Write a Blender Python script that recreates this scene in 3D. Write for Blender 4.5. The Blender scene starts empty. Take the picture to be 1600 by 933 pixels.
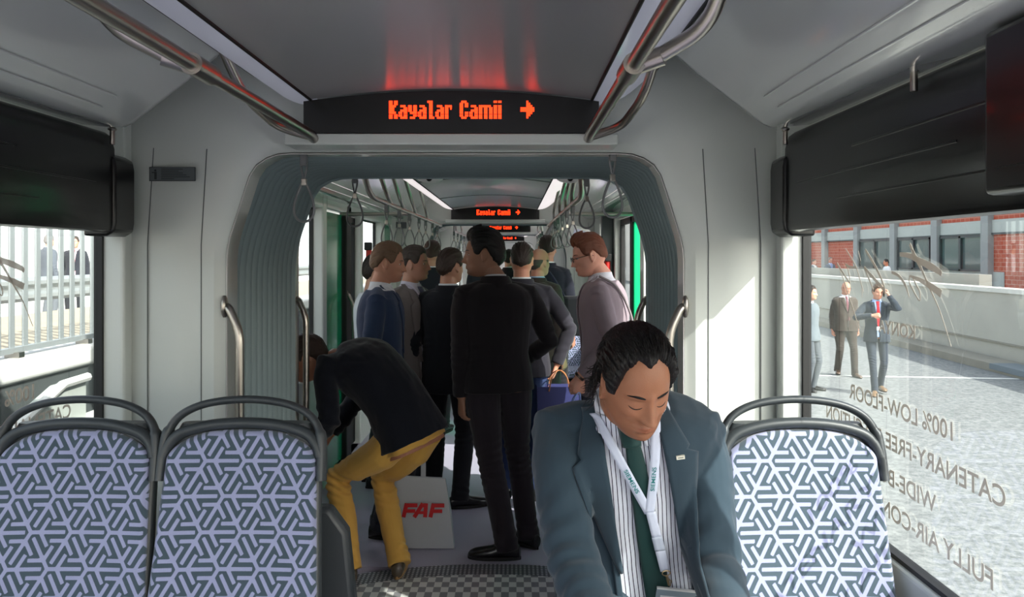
import bpy, bmesh, math, random
import numpy as np
from mathutils import Vector, Matrix, Euler
from mathutils.bvhtree import BVHTree
random.seed(7)
rng = np.random.default_rng(7)
SC = bpy.context.scene
COL = SC.collection
R = math.radians

# ---------------------------------------------------------------- camera, sky, sun, exposure
CAMX, CAMZ, F = 0.21, 1.64, 1250.0
cd = bpy.data.cameras.new('camera'); cam = bpy.data.objects.new('camera', cd); COL.objects.link(cam)
cam.location = (CAMX, 0, CAMZ); cam.rotation_euler = (R(90), 0, 0)
cd.sensor_width = 36; cd.lens = F / 1600 * 36
cd.shift_x = -3 / 1600; cd.shift_y = -66.5 / 1600
cd.clip_start = 0.05; cd.clip_end = 400
SC.camera = cam
w = bpy.data.worlds.new('sky'); SC.world = w; w.use_nodes = True
nt = w.node_tree; bg = nt.nodes['Background']
SKY = nt.nodes.new('ShaderNodeTexSky'); SKY.sky_type = 'NISHITA'; SKY.sun_disc = False
SKY.sun_elevation = R(35); SKY.air_density = 1.0; SKY.dust_density = 3.0; SKY.ozone_density = 1.0
SKY.sun_rotation = R(140)
hs = nt.nodes.new('ShaderNodeHueSaturation'); hs.inputs['Saturation'].default_value = 0.45
nt.links.new(SKY.outputs[0], hs.inputs['Color']); nt.links.new(hs.outputs[0], bg.inputs[0])
bg.inputs[1].default_value = 0.56
sd = bpy.data.lights.new('sun', 'SUN'); sun = bpy.data.objects.new('sun', sd); COL.objects.link(sun)
sd.energy = 8.8; sd.angle = R(0.6); sd.color = (1.0, 0.96, 0.9)
sun.rotation_euler = Vector((-1.0, 0.88, -1.08)).to_track_quat('-Z', 'Y').to_euler()
SC.view_settings.view_transform = 'Standard'; SC.view_settings.look = 'None'
SC.view_settings.gamma = 1; SC.view_settings.exposure = 0.0; SC.view_settings.use_curve_mapping = False
SC.cycles.max_bounces = 8; SC.cycles.transparent_max_bounces = 16
SC.cycles.sample_clamp_indirect = 4

# ---------------------------------------------------------------- helpers
def srgb(r, g, b):
    f = lambda c: ((c/255+0.055)/1.055)**2.4 if c/255 > 0.04045 else c/255/12.92
    return (f(r), f(g), f(b), 1)
class MB:
    def __init__(s): s.v = []; s.f = []
    def add(s, v, f):
        n = len(s.v); s.v.extend([tuple(p) for p in v]); s.f.extend([tuple(i+n for i in q) for q in f]); return s
    def box(s, x0, x1, y0, y1, z0, z1):
        v = [(x, y, z) for x in (x0, x1) for y in (y0, y1) for z in (z0, z1)]
        return s.add(v, [(0,1,3,2),(4,6,7,5),(0,4,5,1),(2,3,7,6),(0,2,6,4),(1,5,7,3)])
    def obox(s, c, hx, hy, hz, M=None):
        M = M or Matrix.Identity(3)
        v = [Vector(c) + M @ Vector((x*hx, y*hy, z*hz)) for x in (-1,1) for y in (-1,1) for z in (-1,1)]
        return s.add(v, [(0,1,3,2),(4,6,7,5),(0,4,5,1),(2,3,7,6),(0,2,6,4),(1,5,7,3)])
    def loft(s, rings, caps=True, close=True):
        n = len(rings[0]); b = len(s.v)
        for r in rings: s.v.extend([tuple(p) for p in r])
        for i in range(len(rings)-1):
            for j in range(n if close else n-1):
                k = (j+1) % n
                s.f.append((b+i*n+j, b+i*n+k, b+(i+1)*n+k, b+(i+1)*n+j))
        if caps and close:
            s.f.append(tuple(b+j for j in range(n))[::-1]); s.f.append(tuple(b+(len(rings)-1)*n+j for j in range(n)))
        return s
    def tube(s, pts, rad, n=12, caps=True, flat=1.0, up=None):
        pts = [Vector(p) for p in pts]; m = len(pts)
        if not hasattr(rad, '__len__'): rad = [rad]*m
        T = []
        for i in range(m):
            t = pts[min(i+1, m-1)] - pts[max(i-1, 0)]; T.append(t.normalized() if t.length > 1e-9 else Vector((0,0,1)))
        u = Vector(up) if up else (Vector((0,0,1)) if abs(T[0].z) < 0.9 else Vector((1,0,0)))
        rings = []
        a = (u - T[0]*u.dot(T[0])).normalized()
        for i in range(m):
            a = (a - T[i]*a.dot(T[i]));  a = a.normalized() if a.length > 1e-6 else Vector((1,0,0))
            c = T[i].cross(a)
            rings.append([pts[i] + a*(math.cos(2*math.pi*j/n)*rad[i]*flat) + c*(math.sin(2*math.pi*j/n)*rad[i]) for j in range(n)])
        return s.loft(rings, caps)
    def ell(s, c, r, M=None, n=20, m=14):
        c = Vector(c); M = M or Matrix.Identity(3)
        rings = []
        for i in range(1, m):
            th = math.pi*i/m
            rings.append([c + M @ Vector((r[0]*math.sin(th)*math.cos(2*math.pi*j/n), r[1]*math.sin(th)*math.sin(2*math.pi*j/n), -r[2]*math.cos(th))) for j in range(n)])
        return s.loft(rings)
    def xf(s, M):
        s.v = [tuple(M @ Vector(p)) for p in s.v]; return s
def smooth_path(pts, sub=6):
    P = [Vector(p) for p in pts]; P = [P[0]*2-P[1]] + P + [P[-1]*2-P[-2]]
    out = []
    for i in range(1, len(P)-2):
        for k in range(sub):
            t = k/sub
            out.append(0.5*((2*P[i]) + (P[i+1]-P[i-1])*t + (2*P[i-1]-5*P[i]+4*P[i+1]-P[i+2])*t*t + (3*P[i]-P[i-1]-3*P[i+1]+P[i+2])*t**3))
    out.append(P[-2]); return out
def round_path(pts, r, sub=6):
    """polyline with filleted corners"""
    P = [Vector(p) for p in pts]; out = [P[0]]
    for i in range(1, len(P)-1):
        a = (P[i-1]-P[i]); b = (P[i+1]-P[i]); q = min(r, a.length*0.49, b.length*0.49)
        A = P[i]+a.normalized()*q; B = P[i]+b.normalized()*q
        for k in range(sub+1):
            t = k/sub; out.append(A*(1-t)**2 + P[i]*2*t*(1-t) + B*t*t)
    out.append(P[-1]); return out
ORG = {}
def mesh_obj(name, mb, mat, parent=None, smooth=True, bevel=0, angle=40, label=None):
    """one mesh object; geometry is given in world coordinates and stored relative to the parent's base"""
    me = bpy.data.meshes.new(name)
    o0 = ORG.get(parent.name, Vector()) if parent else Vector()
    V = np.array(mb.v, dtype=float) - np.array(o0)
    me.from_pydata(V.tolist(), [], mb.f); me.update()
    bm = bmesh.new(); bm.from_mesh(me); bmesh.ops.recalc_face_normals(bm, faces=bm.faces); bm.to_mesh(me); bm.free()
    if mat: me.materials.append(mat)
    o = bpy.data.objects.new(name, me); COL.objects.link(o)
    if smooth:
        me.shade_smooth()
        try: me.set_sharp_from_angle(angle=R(angle))
        except Exception: pass
    if bevel:
        b = o.modifiers.new('bevel', 'BEVEL'); b.width = bevel; b.segments = 3; b.limit_method = 'ANGLE'; b.angle_limit = R(35)
        b.harden_normals = False
    if parent: o.parent = parent
    ORG[o.name] = Vector(o0)
    if label: o['label'] = label
    return o
def tag(o, label=None, cat=None, group=None, kind=None):
    if label: o['label'] = label
    if cat: o['category'] = cat
    if group: o['group'] = group
    if kind: o['kind'] = kind
    return o
def thing(name, label, cat, loc, group=None, kind=None):
    o = bpy.data.objects.new(name, None); COL.objects.link(o); o.location = loc; o.empty_display_size = 0.1
    ORG[o.name] = Vector(loc); return tag(o, label, cat, group, kind)
def copy_tree(o, parent=None):
    c = o.copy(); COL.objects.link(c); c.parent = parent
    for ch in [k for k in bpy.data.objects if k.parent == o and k != c]: copy_tree(ch, c)
    return c
def struct(name, mb, mat, bevel=0, smooth=True, parent=None, angle=40):
    o = mesh_obj(name, mb, mat, parent, smooth, bevel, angle)
    if not parent: o['kind'] = 'structure'
    return o
def at(px, py, Y):
    """a point of the place at distance Y, from where it shows in the photograph (used for measuring)"""
    return Vector((CAMX + (px-803)*Y/F, Y, CAMZ - (py-400)*Y/F))

# ---------------------------------------------------------------- numpy noise
def vnoise(P, seed=0):
    P = np.asarray(P, dtype=float); I = np.floor(P).astype(np.int64); f = P - I; f = f*f*(3-2*f)
    def h(i, j, k):
        n = (i*374761393 + j*668265263 + k*2147483647 + seed*974634777) & 0xFFFFFFFF
        n = ((n ^ (n >> 13))*1274126177) & 0xFFFFFFFF
        n = n ^ (n >> 16); return (n & 0xFFFF)/65535.0*2-1
    r = 0
    for dx in (0,1):
        for dy in (0,1):
            for dz in (0,1):
                wgt = (f[:,0] if dx else 1-f[:,0])*(f[:,1] if dy else 1-f[:,1])*(f[:,2] if dz else 1-f[:,2])
                r = r + wgt*h(I[:,0]+dx, I[:,1]+dy, I[:,2]+dz)
    return r
def fbm(P, o=3, seed=0):
    P = np.asarray(P); r = 0; a = 1
    for i in range(o): r = r + a*vnoise(P*(2**i)+i*17.3, seed+i); a *= .5
    return r

# ---------------------------------------------------------------- materials
def pmat(name, col, rough=0.5, metal=0.0, bump=0.0, bscale=200, spec=0.5, coat=0.0, var=0.0, vscale=6, sheen=0.0, aniso=0.0, stretch=None, trans=0.0):
    m = bpy.data.materials.new(name); m.use_nodes = True; n = m.node_tree.nodes; l = m.node_tree.links
    b = n['Principled BSDF']; b.inputs['Base Color'].default_value = col; b.inputs['Roughness'].default_value = rough
    b.inputs['Metallic'].default_value = metal; b.inputs['Specular IOR Level'].default_value = spec
    b.inputs['Coat Weight'].default_value = coat; b.inputs['Coat Roughness'].default_value = 0.08
    b.inputs['Sheen Weight'].default_value = sheen; b.inputs['Anisotropic'].default_value = aniso
    tc = n.new('ShaderNodeTexCoord'); mp = n.new('ShaderNodeMapping'); l.new(tc.outputs['Object'], mp.inputs[0])
    if stretch: mp.inputs['Scale'].default_value = stretch
    if bump:
        t = n.new('ShaderNodeTexNoise'); t.inputs['Scale'].default_value = bscale; t.inputs['Detail'].default_value = 4
        bp = n.new('ShaderNodeBump'); bp.inputs['Strength'].default_value = bump; bp.inputs['Distance'].default_value = 0.005
        l.new(mp.outputs[0], t.inputs[0]); l.new(t.outputs[0], bp.inputs['Height']); l.new(bp.outputs[0], b.inputs['Normal'])
    if var:
        t = n.new('ShaderNodeTexNoise'); t.inputs['Scale'].default_value = vscale; t.inputs['Detail'].default_value = 6
        r = n.new('ShaderNodeMapRange'); r.inputs[3].default_value = 1-var; r.inputs[4].default_value = 1+var
        x = n.new('ShaderNodeMixRGB'); x.blend_type = 'MULTIPLY'; x.inputs[0].default_value = 1; x.inputs[1].default_value = col
        l.new(mp.outputs[0], t.inputs[0]); l.new(t.outputs[0], r.inputs[0]); l.new(r.outputs[0], x.inputs[2]); l.new(x.outputs[0], b.inputs['Base Color'])
    return m
def glassmat(name, tint, refl=0.06, rough=0.0):
    m = bpy.data.materials.new(name); m.use_nodes = True; n = m.node_tree.nodes; l = m.node_tree.links; n.clear()
    out = n.new('ShaderNodeOutputMaterial'); t = n.new('ShaderNodeBsdfTransparent'); t.inputs[0].default_value = tint
    g = n.new('ShaderNodeBsdfGlossy'); g.inputs['Roughness'].default_value = rough; g.inputs[0].default_value = (1,1,1,1)
    fr = n.new('ShaderNodeLayerWeight'); fr.inputs[0].default_value = 0.25
    mr = n.new('ShaderNodeMapRange'); mr.inputs[3].default_value = refl*0.5; mr.inputs[4].default_value = min(1, refl*8)
    mx = n.new('ShaderNodeMixShader'); l.new(fr.outputs['Fresnel'], mr.inputs[0]); l.new(mr.outputs[0], mx.inputs[0])
    l.new(t.outputs[0], mx.inputs[1]); l.new(g.outputs[0], mx.inputs[2]); l.new(mx.outputs[0], out.inputs[0]); return m
def emit(name, col, s):
    m = bpy.data.materials.new(name); m.use_nodes = True; b = m.node_tree.nodes['Principled BSDF']
    b.inputs['Base Color'].default_value = (col[0]*.3, col[1]*.3, col[2]*.3, 1)
    b.inputs['Emission Color'].default_value = col; b.inputs['Emission Strength'].default_value = s; return m
M = {}
M['wall'] = pmat('interior_panel', srgb(196,200,195), 0.32, coat=0.25, var=0.02, vscale=2)
M['cove'] = pmat('cove_panel', srgb(190,193,190), 0.12, coat=0.6, var=0.02, vscale=2)
M['ceil'] = pmat('ceiling_panel', srgb(186,185,188), 0.34, metal=0.62, spec=0.6, aniso=0.92)
def ceil_tangent():
    n = M['ceil'].node_tree.nodes; t = n.new('ShaderNodeTangent'); t.direction_type = 'RADIAL'; t.axis = 'Z'
    M['ceil'].node_tree.links.new(t.outputs[0], n['Principled BSDF'].inputs['Tangent']); n['Principled BSDF'].inputs['Anisotropic Rotation'].default_value = 0.25
ceil_tangent()
M['strip'] = pmat('lamp_diffuser', srgb(170,170,188), 0.3, coat=0.3)
M['strip_glow'] = pmat('added_glow_diffuser', srgb(200,196,205), 0.3, coat=0.3)
_c = M['strip_glow'].node_tree.nodes['Principled BSDF']; _c.inputs['Emission Color'].default_value = (1,.9,.9,1); _c.inputs['Emission Strength'].default_value = 1.0  # glow added to the real strips to brighten the far sections
_b = M['strip'].node_tree.nodes['Principled BSDF']; _b.inputs['Emission Color'].default_value = (.8,.82,1,1); _b.inputs['Emission Strength'].default_value = 0.16  # faint added glow; the near strips look switched off
M['black'] = pmat('black_gloss', srgb(9,9,10), 0.28, coat=0.12, spec=0.35)
M['blackm'] = pmat('black_rubber', srgb(9,9,10), 0.6)
M['seal'] = pmat('seam_black', srgb(92,96,95), 0.7)
M['steel'] = pmat('brushed_steel', srgb(175,168,160), 0.28, metal=1.0, bump=0.05, bscale=900)
M['bellow'] = pmat('bellows_rubber', srgb(142,157,159), 0.6, bump=0.1, bscale=300, var=0.05)
M['portal'] = pmat('portal_gloss', srgb(200,196,194), 0.16, coat=0.7)
M['floor'] = pmat('floor_vinyl', srgb(176,172,190), 0.45, var=0.16, vscale=260, bump=0.03)
M['green'] = pmat('green_door', srgb(12,126,92), 0.25, coat=0.4)
M['red'] = pmat('red_plastic', srgb(190,30,24), 0.4)
M['strap'] = pmat('strap_grey', srgb(112,112,114), 0.45)
M['frame'] = pmat('seat_plastic', srgb(52,57,60), 0.42, bump=0.08, bscale=700)
M['white'] = pmat('white_paint', srgb(235,236,234), 0.4)
M['led'] = emit('led_orange', srgb(255,46,12), 4.6)
M['glass'] = glassmat('window_glass', (0.92,0.945,0.935,1), 0.015)
M['clear'] = glassmat('clear_glass', (0.95,0.97,0.96,1), 0.04)
M['film'] = pmat('window_lettering', srgb(214,206,194), 0.8)
def film_tr():
    m = M['film']; n = m.node_tree.nodes; l = m.node_tree.links; b = n['Principled BSDF']; b.inputs['Alpha'].default_value = 0.72
film_tr()
# ================================================================ TRAM SHELL
XW, XG = 1.13, 1.21           # inner wall face, glass plane (half widths)
def both(fn):
    for s, nm in ((-1, 'left'), (1, 'right')): fn(s, nm)
def sbox(mb, s, x0, x1, y0, y1, z0, z1):
    mb.box(min(s*x0, s*x1), max(s*x0, s*x1), y0, y1, z0, z1)
WINN = [0]
def side_wall(s, name, Y0, Y1, holes):
    """wall with openings; holes = (ya, yb, za, zb)"""
    mb = MB(); y = Y0; T = 1.226; TOP = 2.3
    for (a, b, za, zb) in sorted(holes):
        if a > y: sbox(mb, s, XW, T, y, a, -0.25, TOP)
        if za > -0.2: sbox(mb, s, 1.188 if a < 0 else XW, T, a, b, -0.25, za)
        sbox(mb, s, XW, T, a, b, zb, TOP); y = b
    if Y1 > y: sbox(mb, s, XW, T, y, Y1, -0.25, TOP)
    return struct(name, mb, M['wall'], bevel=0.012, smooth=False)
def window(s, a, b, za, zb, mat='glass', mull=()):
    WINN[0] += 1; nm = 'window_%d' % WINN[0]
    g = MB(); sbox(g, s, XG, XG+0.006, a, b, za, zb)
    w_ = struct(nm, g, M[mat], smooth=False)
    fr = MB(); t = 0.012
    for q in ((a, a+t, za, zb), (b-t, b, za, zb), (a, b, za, za+t), (a, b, zb-t, zb)): sbox(fr, s, XG-0.010, XG+0.018, *q)
    for m_ in mull: sbox(fr, s, XG-0.03, XG+0.03, m_-0.03, m_+0.03, za, zb)
    mesh_obj('window_gasket', fr, M['blackm'], w_, smooth=False)
    return w_
# floors
fb = MB(); fb.box(-1.2, 1.2, 4.22, 32, -0.12, 0.0); fb.box(-1.2, 1.2, -3, 2.9, -0.12, 0.0)
struct('floor', fb, M['floor'], smooth=False)
# patterned turntable plate with an arc edge
def plate_mat():
    m = pmat('tread_plate', srgb(170,170,172), 0.35, metal=0.85); n = m.node_tree.nodes; l = m.node_tree.links
    tc = n.new('ShaderNodeTexCoord'); mp = n.new('ShaderNodeMapping'); mp.inputs['Scale'].default_value = (1, 0.62, 1)
    ck = n.new('ShaderNodeTexChecker'); ck.inputs['Scale'].default_value = 27
    mp.inputs['Rotation'].default_value = (0, 0, R(0))
    l.new(tc.outputs['Object'], mp.inputs[0]); l.new(mp.outputs[0], ck.inputs[0])
    ck.inputs[1].default_value = srgb(225,225,222); ck.inputs[2].default_value = srgb(138,138,142)
    b = n['Principled BSDF']; l.new(ck.outputs[0], b.inputs['Base Color'])
    bp = n.new('ShaderNodeBump'); bp.inputs['Distance'].default_value = 0.003; l.new(ck.outputs[1], bp.inputs['Height']); l.new(bp.outputs[0], b.inputs['Normal'])
    b.inputs['Metallic'].default_value = 0.15
    return m
def dot_mat():
    m = pmat('dotted_plate', srgb(100,102,108), 0.4, metal=0.5); n = m.node_tree.nodes; l = m.node_tree.links
    tc = n.new('ShaderNodeTexCoord'); v = n.new('ShaderNodeTexVoronoi'); v.inputs['Scale'].default_value = 45; v.inputs['Randomness'].default_value = 0.0
    cr = n.new('ShaderNodeValToRGB'); cr.color_ramp.elements[0].position = 0.28; cr.color_ramp.elements[0].color = srgb(205,205,208)
    cr.color_ramp.elements[1].position = 0.36; cr.color_ramp.elements[1].color = srgb(92,94,100)
    l.new(tc.outputs['Object'], v.inputs[0]); l.new(v.outputs['Distance'], cr.inputs[0]); l.new(cr.outputs[0], n['Principled BSDF'].inputs['Base Color'])
    return m
def fan(y_edge, r, ymin, z, nm, mat, lab):
    cx, cy = 0.08, y_edge - r; mb = MB(); N = 48
    top = [(max(-0.86, min(0.86, cx + r*math.sin(a))), max(ymin, cy + r*math.cos(a)), z) for a in np.linspace(-1.25, 1.25, N)]
    pts = [(-0.86, ymin, z)] + top + [(0.86, ymin, z)]
    mb.v = pts + [(p[0], p[1], z-0.03) for p in pts]; n_ = len(pts)
    mb.f = [tuple(range(n_)), tuple(range(2*n_-1, n_-1, -1))] + [(i, (i+1) % n_, n_+(i+1) % n_, n_+i) for i in range(n_)]
    o = mesh_obj(nm, mb, mat, smooth=False); tag(o, lab, 'floor plate'); return o
fan(4.10, 1.6, 2.9, 0.008, 'turntable_plate', plate_mat(), 'chequered bright metal turntable plate in the gangway floor')
fan(4.25, 1.75, 2.9, 0.003, 'threshold_plate', dot_mat(), 'dotted metal rim curving around the chequered turntable plate')
ff = MB(); ff.box(-0.9, 0.9, 2.9, 4.22, -0.12, -0.028); o = mesh_obj('trim_gangway_floor', ff, M['floor'], smooth=False); o['kind'] = 'structure'

# ---- side walls
W1 = (-2.3, 2.75, 0.85, 1.96)
side_wall(-1, 'wall_left', -3, 2.83, [W1]); side_wall(1, 'wall_right', -3, 2.83, [W1])
# far part of the left wall: window, double door, window; right wall alike
L2 = [(4.25, 5.62, 0.85, 1.98), (5.74, 7.0, 0.0, 1.98), (7.12, 8.15, 0.55, 1.98), (8.3, 8.75, 0.0, 1.98)]
R2 = [(4.25, 5.7, 0.85, 1.98), (5.85, 7.3, 0.0, 1.98), (7.45, 8.6, 0.85, 1.98)]
side_wall(-1, 'wall_left_rear', 4.0, 9.15, L2); side_wall(1, 'wall_right_rear', 4.0, 9.15, R2)
L3 = [(10.3, 12.2, 0.85, 1.98)]; R3 = [(10.3, 12.8, 0.0, 1.98)]
side_wall(-1, 'wall_left_third', 10.1, 14.0, L3); side_wall(1, 'wall_right_third', 10.1, 14.0, R3)
L4 = [(15.6, 17.4, 0.85, 1.98), (18, 21, 0.85, 1.98)]
side_wall(-1, 'wall_left_fourth', 15.1, 22.2, L4); side_wall(1, 'wall_right_fourth', 15.1, 22.2, L4)
side_wall(-1, 'wall_left_fifth', 23.2, 30, [(24, 29, .85, 1.98)]); side_wall(1, 'wall_right_fifth', 23.2, 30, [(24, 29, .85, 1.98)])
bw = MB(); bw.box(-1.2, 1.2, 30, 30.1, 0, 2.35); struct('wall_far', bw, M['wall'])
winL = window(-1, -2.3, 2.75, 0.85, 1.96); winR = window(1, -2.3, 2.75, 0.85, 1.96, mull=(1.24,))
window(-1, 4.25, 5.62, 0.85, 1.98); window(-1, 7.12, 8.15, 0.55, 1.98)
window(1, 4.25, 5.7, 0.85, 1.98); window(1, 7.45, 8.6, 0.85, 1.98)
window(-1, 10.3, 12.2, 0.85, 1.98); window(-1, 15.6, 17.4, .85, 1.98); window(1, 15.6, 17.4, .85, 1.98)
window(-1, 18, 21, .85, 1.98); window(1, 18, 21, .85, 1.98)

# ---- cross sections of the ceiling
def prof_panel():  return [(x, 2.165 + 0.035*(1-(x/0.47)**2)) for x in np.linspace(-0.47, 0.47, 17)]
def extr(prof, ys, closed_thick=0.02):
    """extrude an x-z line along y with a thickness upward"""
    mb = MB(); rings = []
    for y in ys:
        rings.append([(p[0], y, p[1]) for p in prof] + [(p[0], y, p[1]+closed_thick) for p in reversed(prof)])
    mb.loft(rings); return mb
def ceiling_unit(idx, Y0, Y1, coves=True):
    o = struct('ceiling' if idx == 0 else 'ceiling_%d' % idx, extr(prof_panel(), [Y0, Y1-0.02]), M['ceil'])
    # panel joints
    if idx:
        for k in (1, 2):
            y = Y0 + (Y1-Y0)*k/3
            mb = MB(); mb.tube([(p[0], y, p[1]-0.001) for p in prof_panel()], 0.004, 6); mesh_obj('panel_joint', mb, M['seal'], o)
    for s, nm in ((-1, 'left'), (1, 'right')):
        strip = []
        for t in np.linspace(0, 1, 11):
            a = t
            x = 0.478 + 0.2*a; z = 2.165 + 0.10*a - 0.028*math.sin(math.pi*a)
            strip.append((s*x, z))
        lf = thing('light_strip', {0: 'long lavender ceiling light diffuser at the %s of the near dark ceiling panel' % nm}.get(idx, 'ceiling light diffuser along the %s of ceiling section %s beyond the near gangway' % (nm, ['', 'nearest', 'second', 'third', 'fourth'][idx])), 'ceiling light', (s*0.57, Y0, 2.2), 'ceiling light strips')
        ys = [Y0] + [Y1+0.1-0.12*(1-math.sin(math.pi/2*t)) for t in np.linspace(0,1,6)]
        mb = MB(); rings = []
        for i, y in enumerate(ys):
            q = 0 if i == 0 else (i-1)/5*0.0
            rings.append([(p[0], y, p[1]) for p in strip] + [(p[0], y, p[1]+0.03) for p in reversed(strip)])
        mb.loft(rings); mesh_obj('diffuser', mb, M['strip_glow' if idx else 'strip'], lf)
        eb = MB(); eb.tube([(s*0.472, Y0, 2.163), (s*0.472, Y1+0.09, 2.163)], 0.005, 6); eb.tube([(s*0.684, Y0, 2.262), (s*0.684, Y1+0.05, 2.262)], 0.006, 6)
        mesh_obj('edge_seal', eb, M['blackm'], lf)
        # cove
        cp = [(0.69, 2.275), (0.72, 2.262), (0.80, 2.195), (0.90, 2.118), (0.985, 2.052), (1.01, 2.040), (1.05, 2.040), (1.13, 2.048), (1.2, 2.05)]
        cp = [(s*x, z) for x, z in cp]
        mb = MB(); rings = []
        for y, q in ((Y0, 0), (Y1-0.22, 0), (Y1-0.19, 0.004), (Y1-0.17, 0.02)):
            rings.append([(p[0], y, p[1]+q) for p in cp] + [(p[0], y, p[1]+0.03+q) for p in reversed(cp)])
        mb.loft(rings)
        mb.box(min(s*.7, s*1.2), max(s*.7, s*1.2), Y1-0.24, Y1-0.18, 2.28, 2.36)
        c = struct('trim_cove_%s_%d' % (nm, idx), mb, M['cove'])
        gb = MB(); gb.tube([(s*0.925, Y0, 2.095), (s*0.925, Y1-0.42, 2.095)], 0.0035, 6)
        gb.tube([(s*0.965, Y0, 2.064), (s*0.965, Y1-0.42, 2.064)], 0.003, 6); mesh_obj('groove', gb, M['cove'], c)
    rb = MB(); rb.box(-1.28, 1.28, Y0-(.08 if idx else 0), Y1+.22, 2.40, 2.45)
    struct('trim_roof_%d' % idx, rb, M['wall'])
    for s in (-1, 1):
        sb = MB(); sb.box(min(s*1.2, s*1.28), max(s*1.2, s*1.28), Y0-(.08 if idx else 0), Y1+.22, 2.0, 2.45); struct('trim_roofside_%d' % idx, sb, M['wall'])
ceiling_unit(0, -3.0, 2.70)
ceiling_unit(1, 4.05, 8.95)
ceiling_unit(2, 10.1, 13.8)
ceiling_unit(3, 15.1, 22.0)
ceiling_unit(4, 23.2, 30)

# ---- portal: end wall with an arched opening, then bellows, then far frame
def arch(hw, top, zc, hi=0.11, n=8, r=0.05, z0=0.0):
    """opening outline, right foot -> over the top -> left foot"""
    pts = [Vector((hw, 0, z0)), Vector((hw, 0, zc)), Vector((hw-hi*0.85, 0, top-0.045)), Vector((hw-hi*1.6, 0, top)), Vector((0, 0, top))]
    p = round_path(pts, r, n)
    p = [(v.x, v.z) for v in p]
    return p + [(-x, z) for x, z in reversed(p[:-1])]
def resample(p, N):
    P = np.array(p); d = np.r_[0, np.cumsum(np.linalg.norm(np.diff(P, axis=0), axis=1))]; t = np.linspace(0, d[-1], N)
    return np.c_[np.interp(t, d, P[:,0]), np.interp(t, d, P[:,1])]
def end_wall(name, Y, hw=0.82, top=2.01, zc=1.67, facing=-1, first=False, depth=0.14):
    N = 121
    inner = resample(arch(hw, top, zc), N)
    lip = resample(arch(hw+0.035, top+0.03, zc+0.01), N)
    # outer border follows the body side and roof
    out = []
    for k in range(N):
        x, z = inner[k]
        if z < 1.6: out.append((math.copysign(1.2, x), z))
        else: out.append(None)
    idx = [i for i in range(N) if out[i] is None]; i0, i1 = idx[0], idx[-1]
    path = resample([(1.2, 1.6), (1.2, 2.42), (-1.2, 2.42), (-1.2, 1.6)], i1-i0+3)
    for j, i in enumerate(range(i0, i1+1)): out[i] = tuple(path[j+1])
    mid = []
    for k in range(N):
        x, z = lip[k]; X, Z = out[k]
        mid.append((x+(X-x)*0.30, z+(Z-z)*0.30))
    mb = MB(); f = facing
    rings = [[(x, Y+depth*-f*1.0, z) for x, z in inner], [(x, Y+0.02*-f, z) for x, z in inner], [(x, Y, z) for x, z in lip],
             [(x, Y+0.001, z) for x, z in mid], [(x, Y-0.05*-f, z) for x, z in out]]
    rings = [[Vector(p) for p in r] for r in rings]
    mb.loft(rings, caps=False, close=False)
    o = struct(name, mb, M['wall'], angle=30)
    m = o.modifiers.new('solid', 'SOLIDIFY'); m.thickness = 0.004; m.offset = 1
    # glossy lip liner
    lb = MB(); ins = resample(arch(hw-0.004, top-0.004, zc), N)
    lb.loft([[Vector((x, Y+0.012*-f, z)) for x, z in ins], [Vector((x, Y+depth*-f, z)) for x, z in resample(arch(hw+0.03, top+0.01, zc), N)]], caps=False, close=False)
    mesh_obj('portal_liner', lb, M['portal'], o).modifiers.new('solid', 'SOLIDIFY').thickness = 0.003
    for s in (-1, 1):                      # panel joints
        for xx, k in ((0.90, 0.0), (1.078, 0.035)):
            q = 0.001 if k == 0 else 0.024
            jb = MB(); jb.tube([(s*xx, Y-0.0005-0.05*max(0,(xx-0.93)/0.27), 0.3), (s*xx, Y-0.0005-0.05*max(0,(xx-0.93)/0.27), 1.68), (s*(xx-0.02), Y-0.0005-0.05*max(0,(xx-0.95)/0.27), 2.02)], 0.0018, 5)
            mesh_obj('panel_joint', jb, M['seal'], o)
    return o
def bellows(Y0, Y1, lab, hw=0.90, top=2.06):
    N = 97; nf = 13; rings = []
    root = thing('gangway_bellows', lab, 'bellows', (0, Y0, 0))
    S = nf*8
    for i in range(S+1):
        t = i/S; y = Y0 + (Y1-Y0)*t; ph = (i % 8)/8
        d = 0.050*(1-abs(2*ph-1)**2.2)
        rings.append([Vector((x, y, z)) for x, z in resample(arch(hw-0.045+d, top-0.045+d, 1.66, hi=0.13, r=0.11), N)])
    mb = MB(); mb.loft(rings, caps=False, close=False); ob = mesh_obj('folds', mb, M['bellow'], root, angle=180)
    mb = MB(); rings = []
    for y in (Y0-0.02, Y1+0.02): rings.append([Vector((x, y, z)) for x, z in resample(arch(hw+0.06, top+0.06, 1.7, hi=0.13, r=0.1), N)])
    mb.loft(rings, caps=False, close=False); mesh_obj('outer_skin', mb, M['blackm'], root)
    return root
end_wall('wall_portal', 2.84)
bellows(2.96, 3.90, 'grey ribbed rubber bellows arching over the near gangway')
end_wall('wall_portal_rear', 4.04, hw=0.88, top=2.05, zc=1.70, facing=1, depth=0.12)
end_wall('wall_portal_second', 9.15)
bellows(9.28, 10.0, 'ribbed rubber bellows of the second gangway, beyond the standing men')
end_wall('wall_portal_second_rear', 10.12, hw=0.88, top=2.05, zc=1.70, facing=1, depth=0.12)
end_wall('wall_portal_third', 13.9); bellows(14.05, 14.9, 'ribbed rubber bellows of the third gangway, far down the tram')
end_wall('wall_portal_fourth', 22.1); bellows(22.3, 23.1, 'ribbed rubber bellows of the fourth gangway, farthest down the tram')

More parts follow.
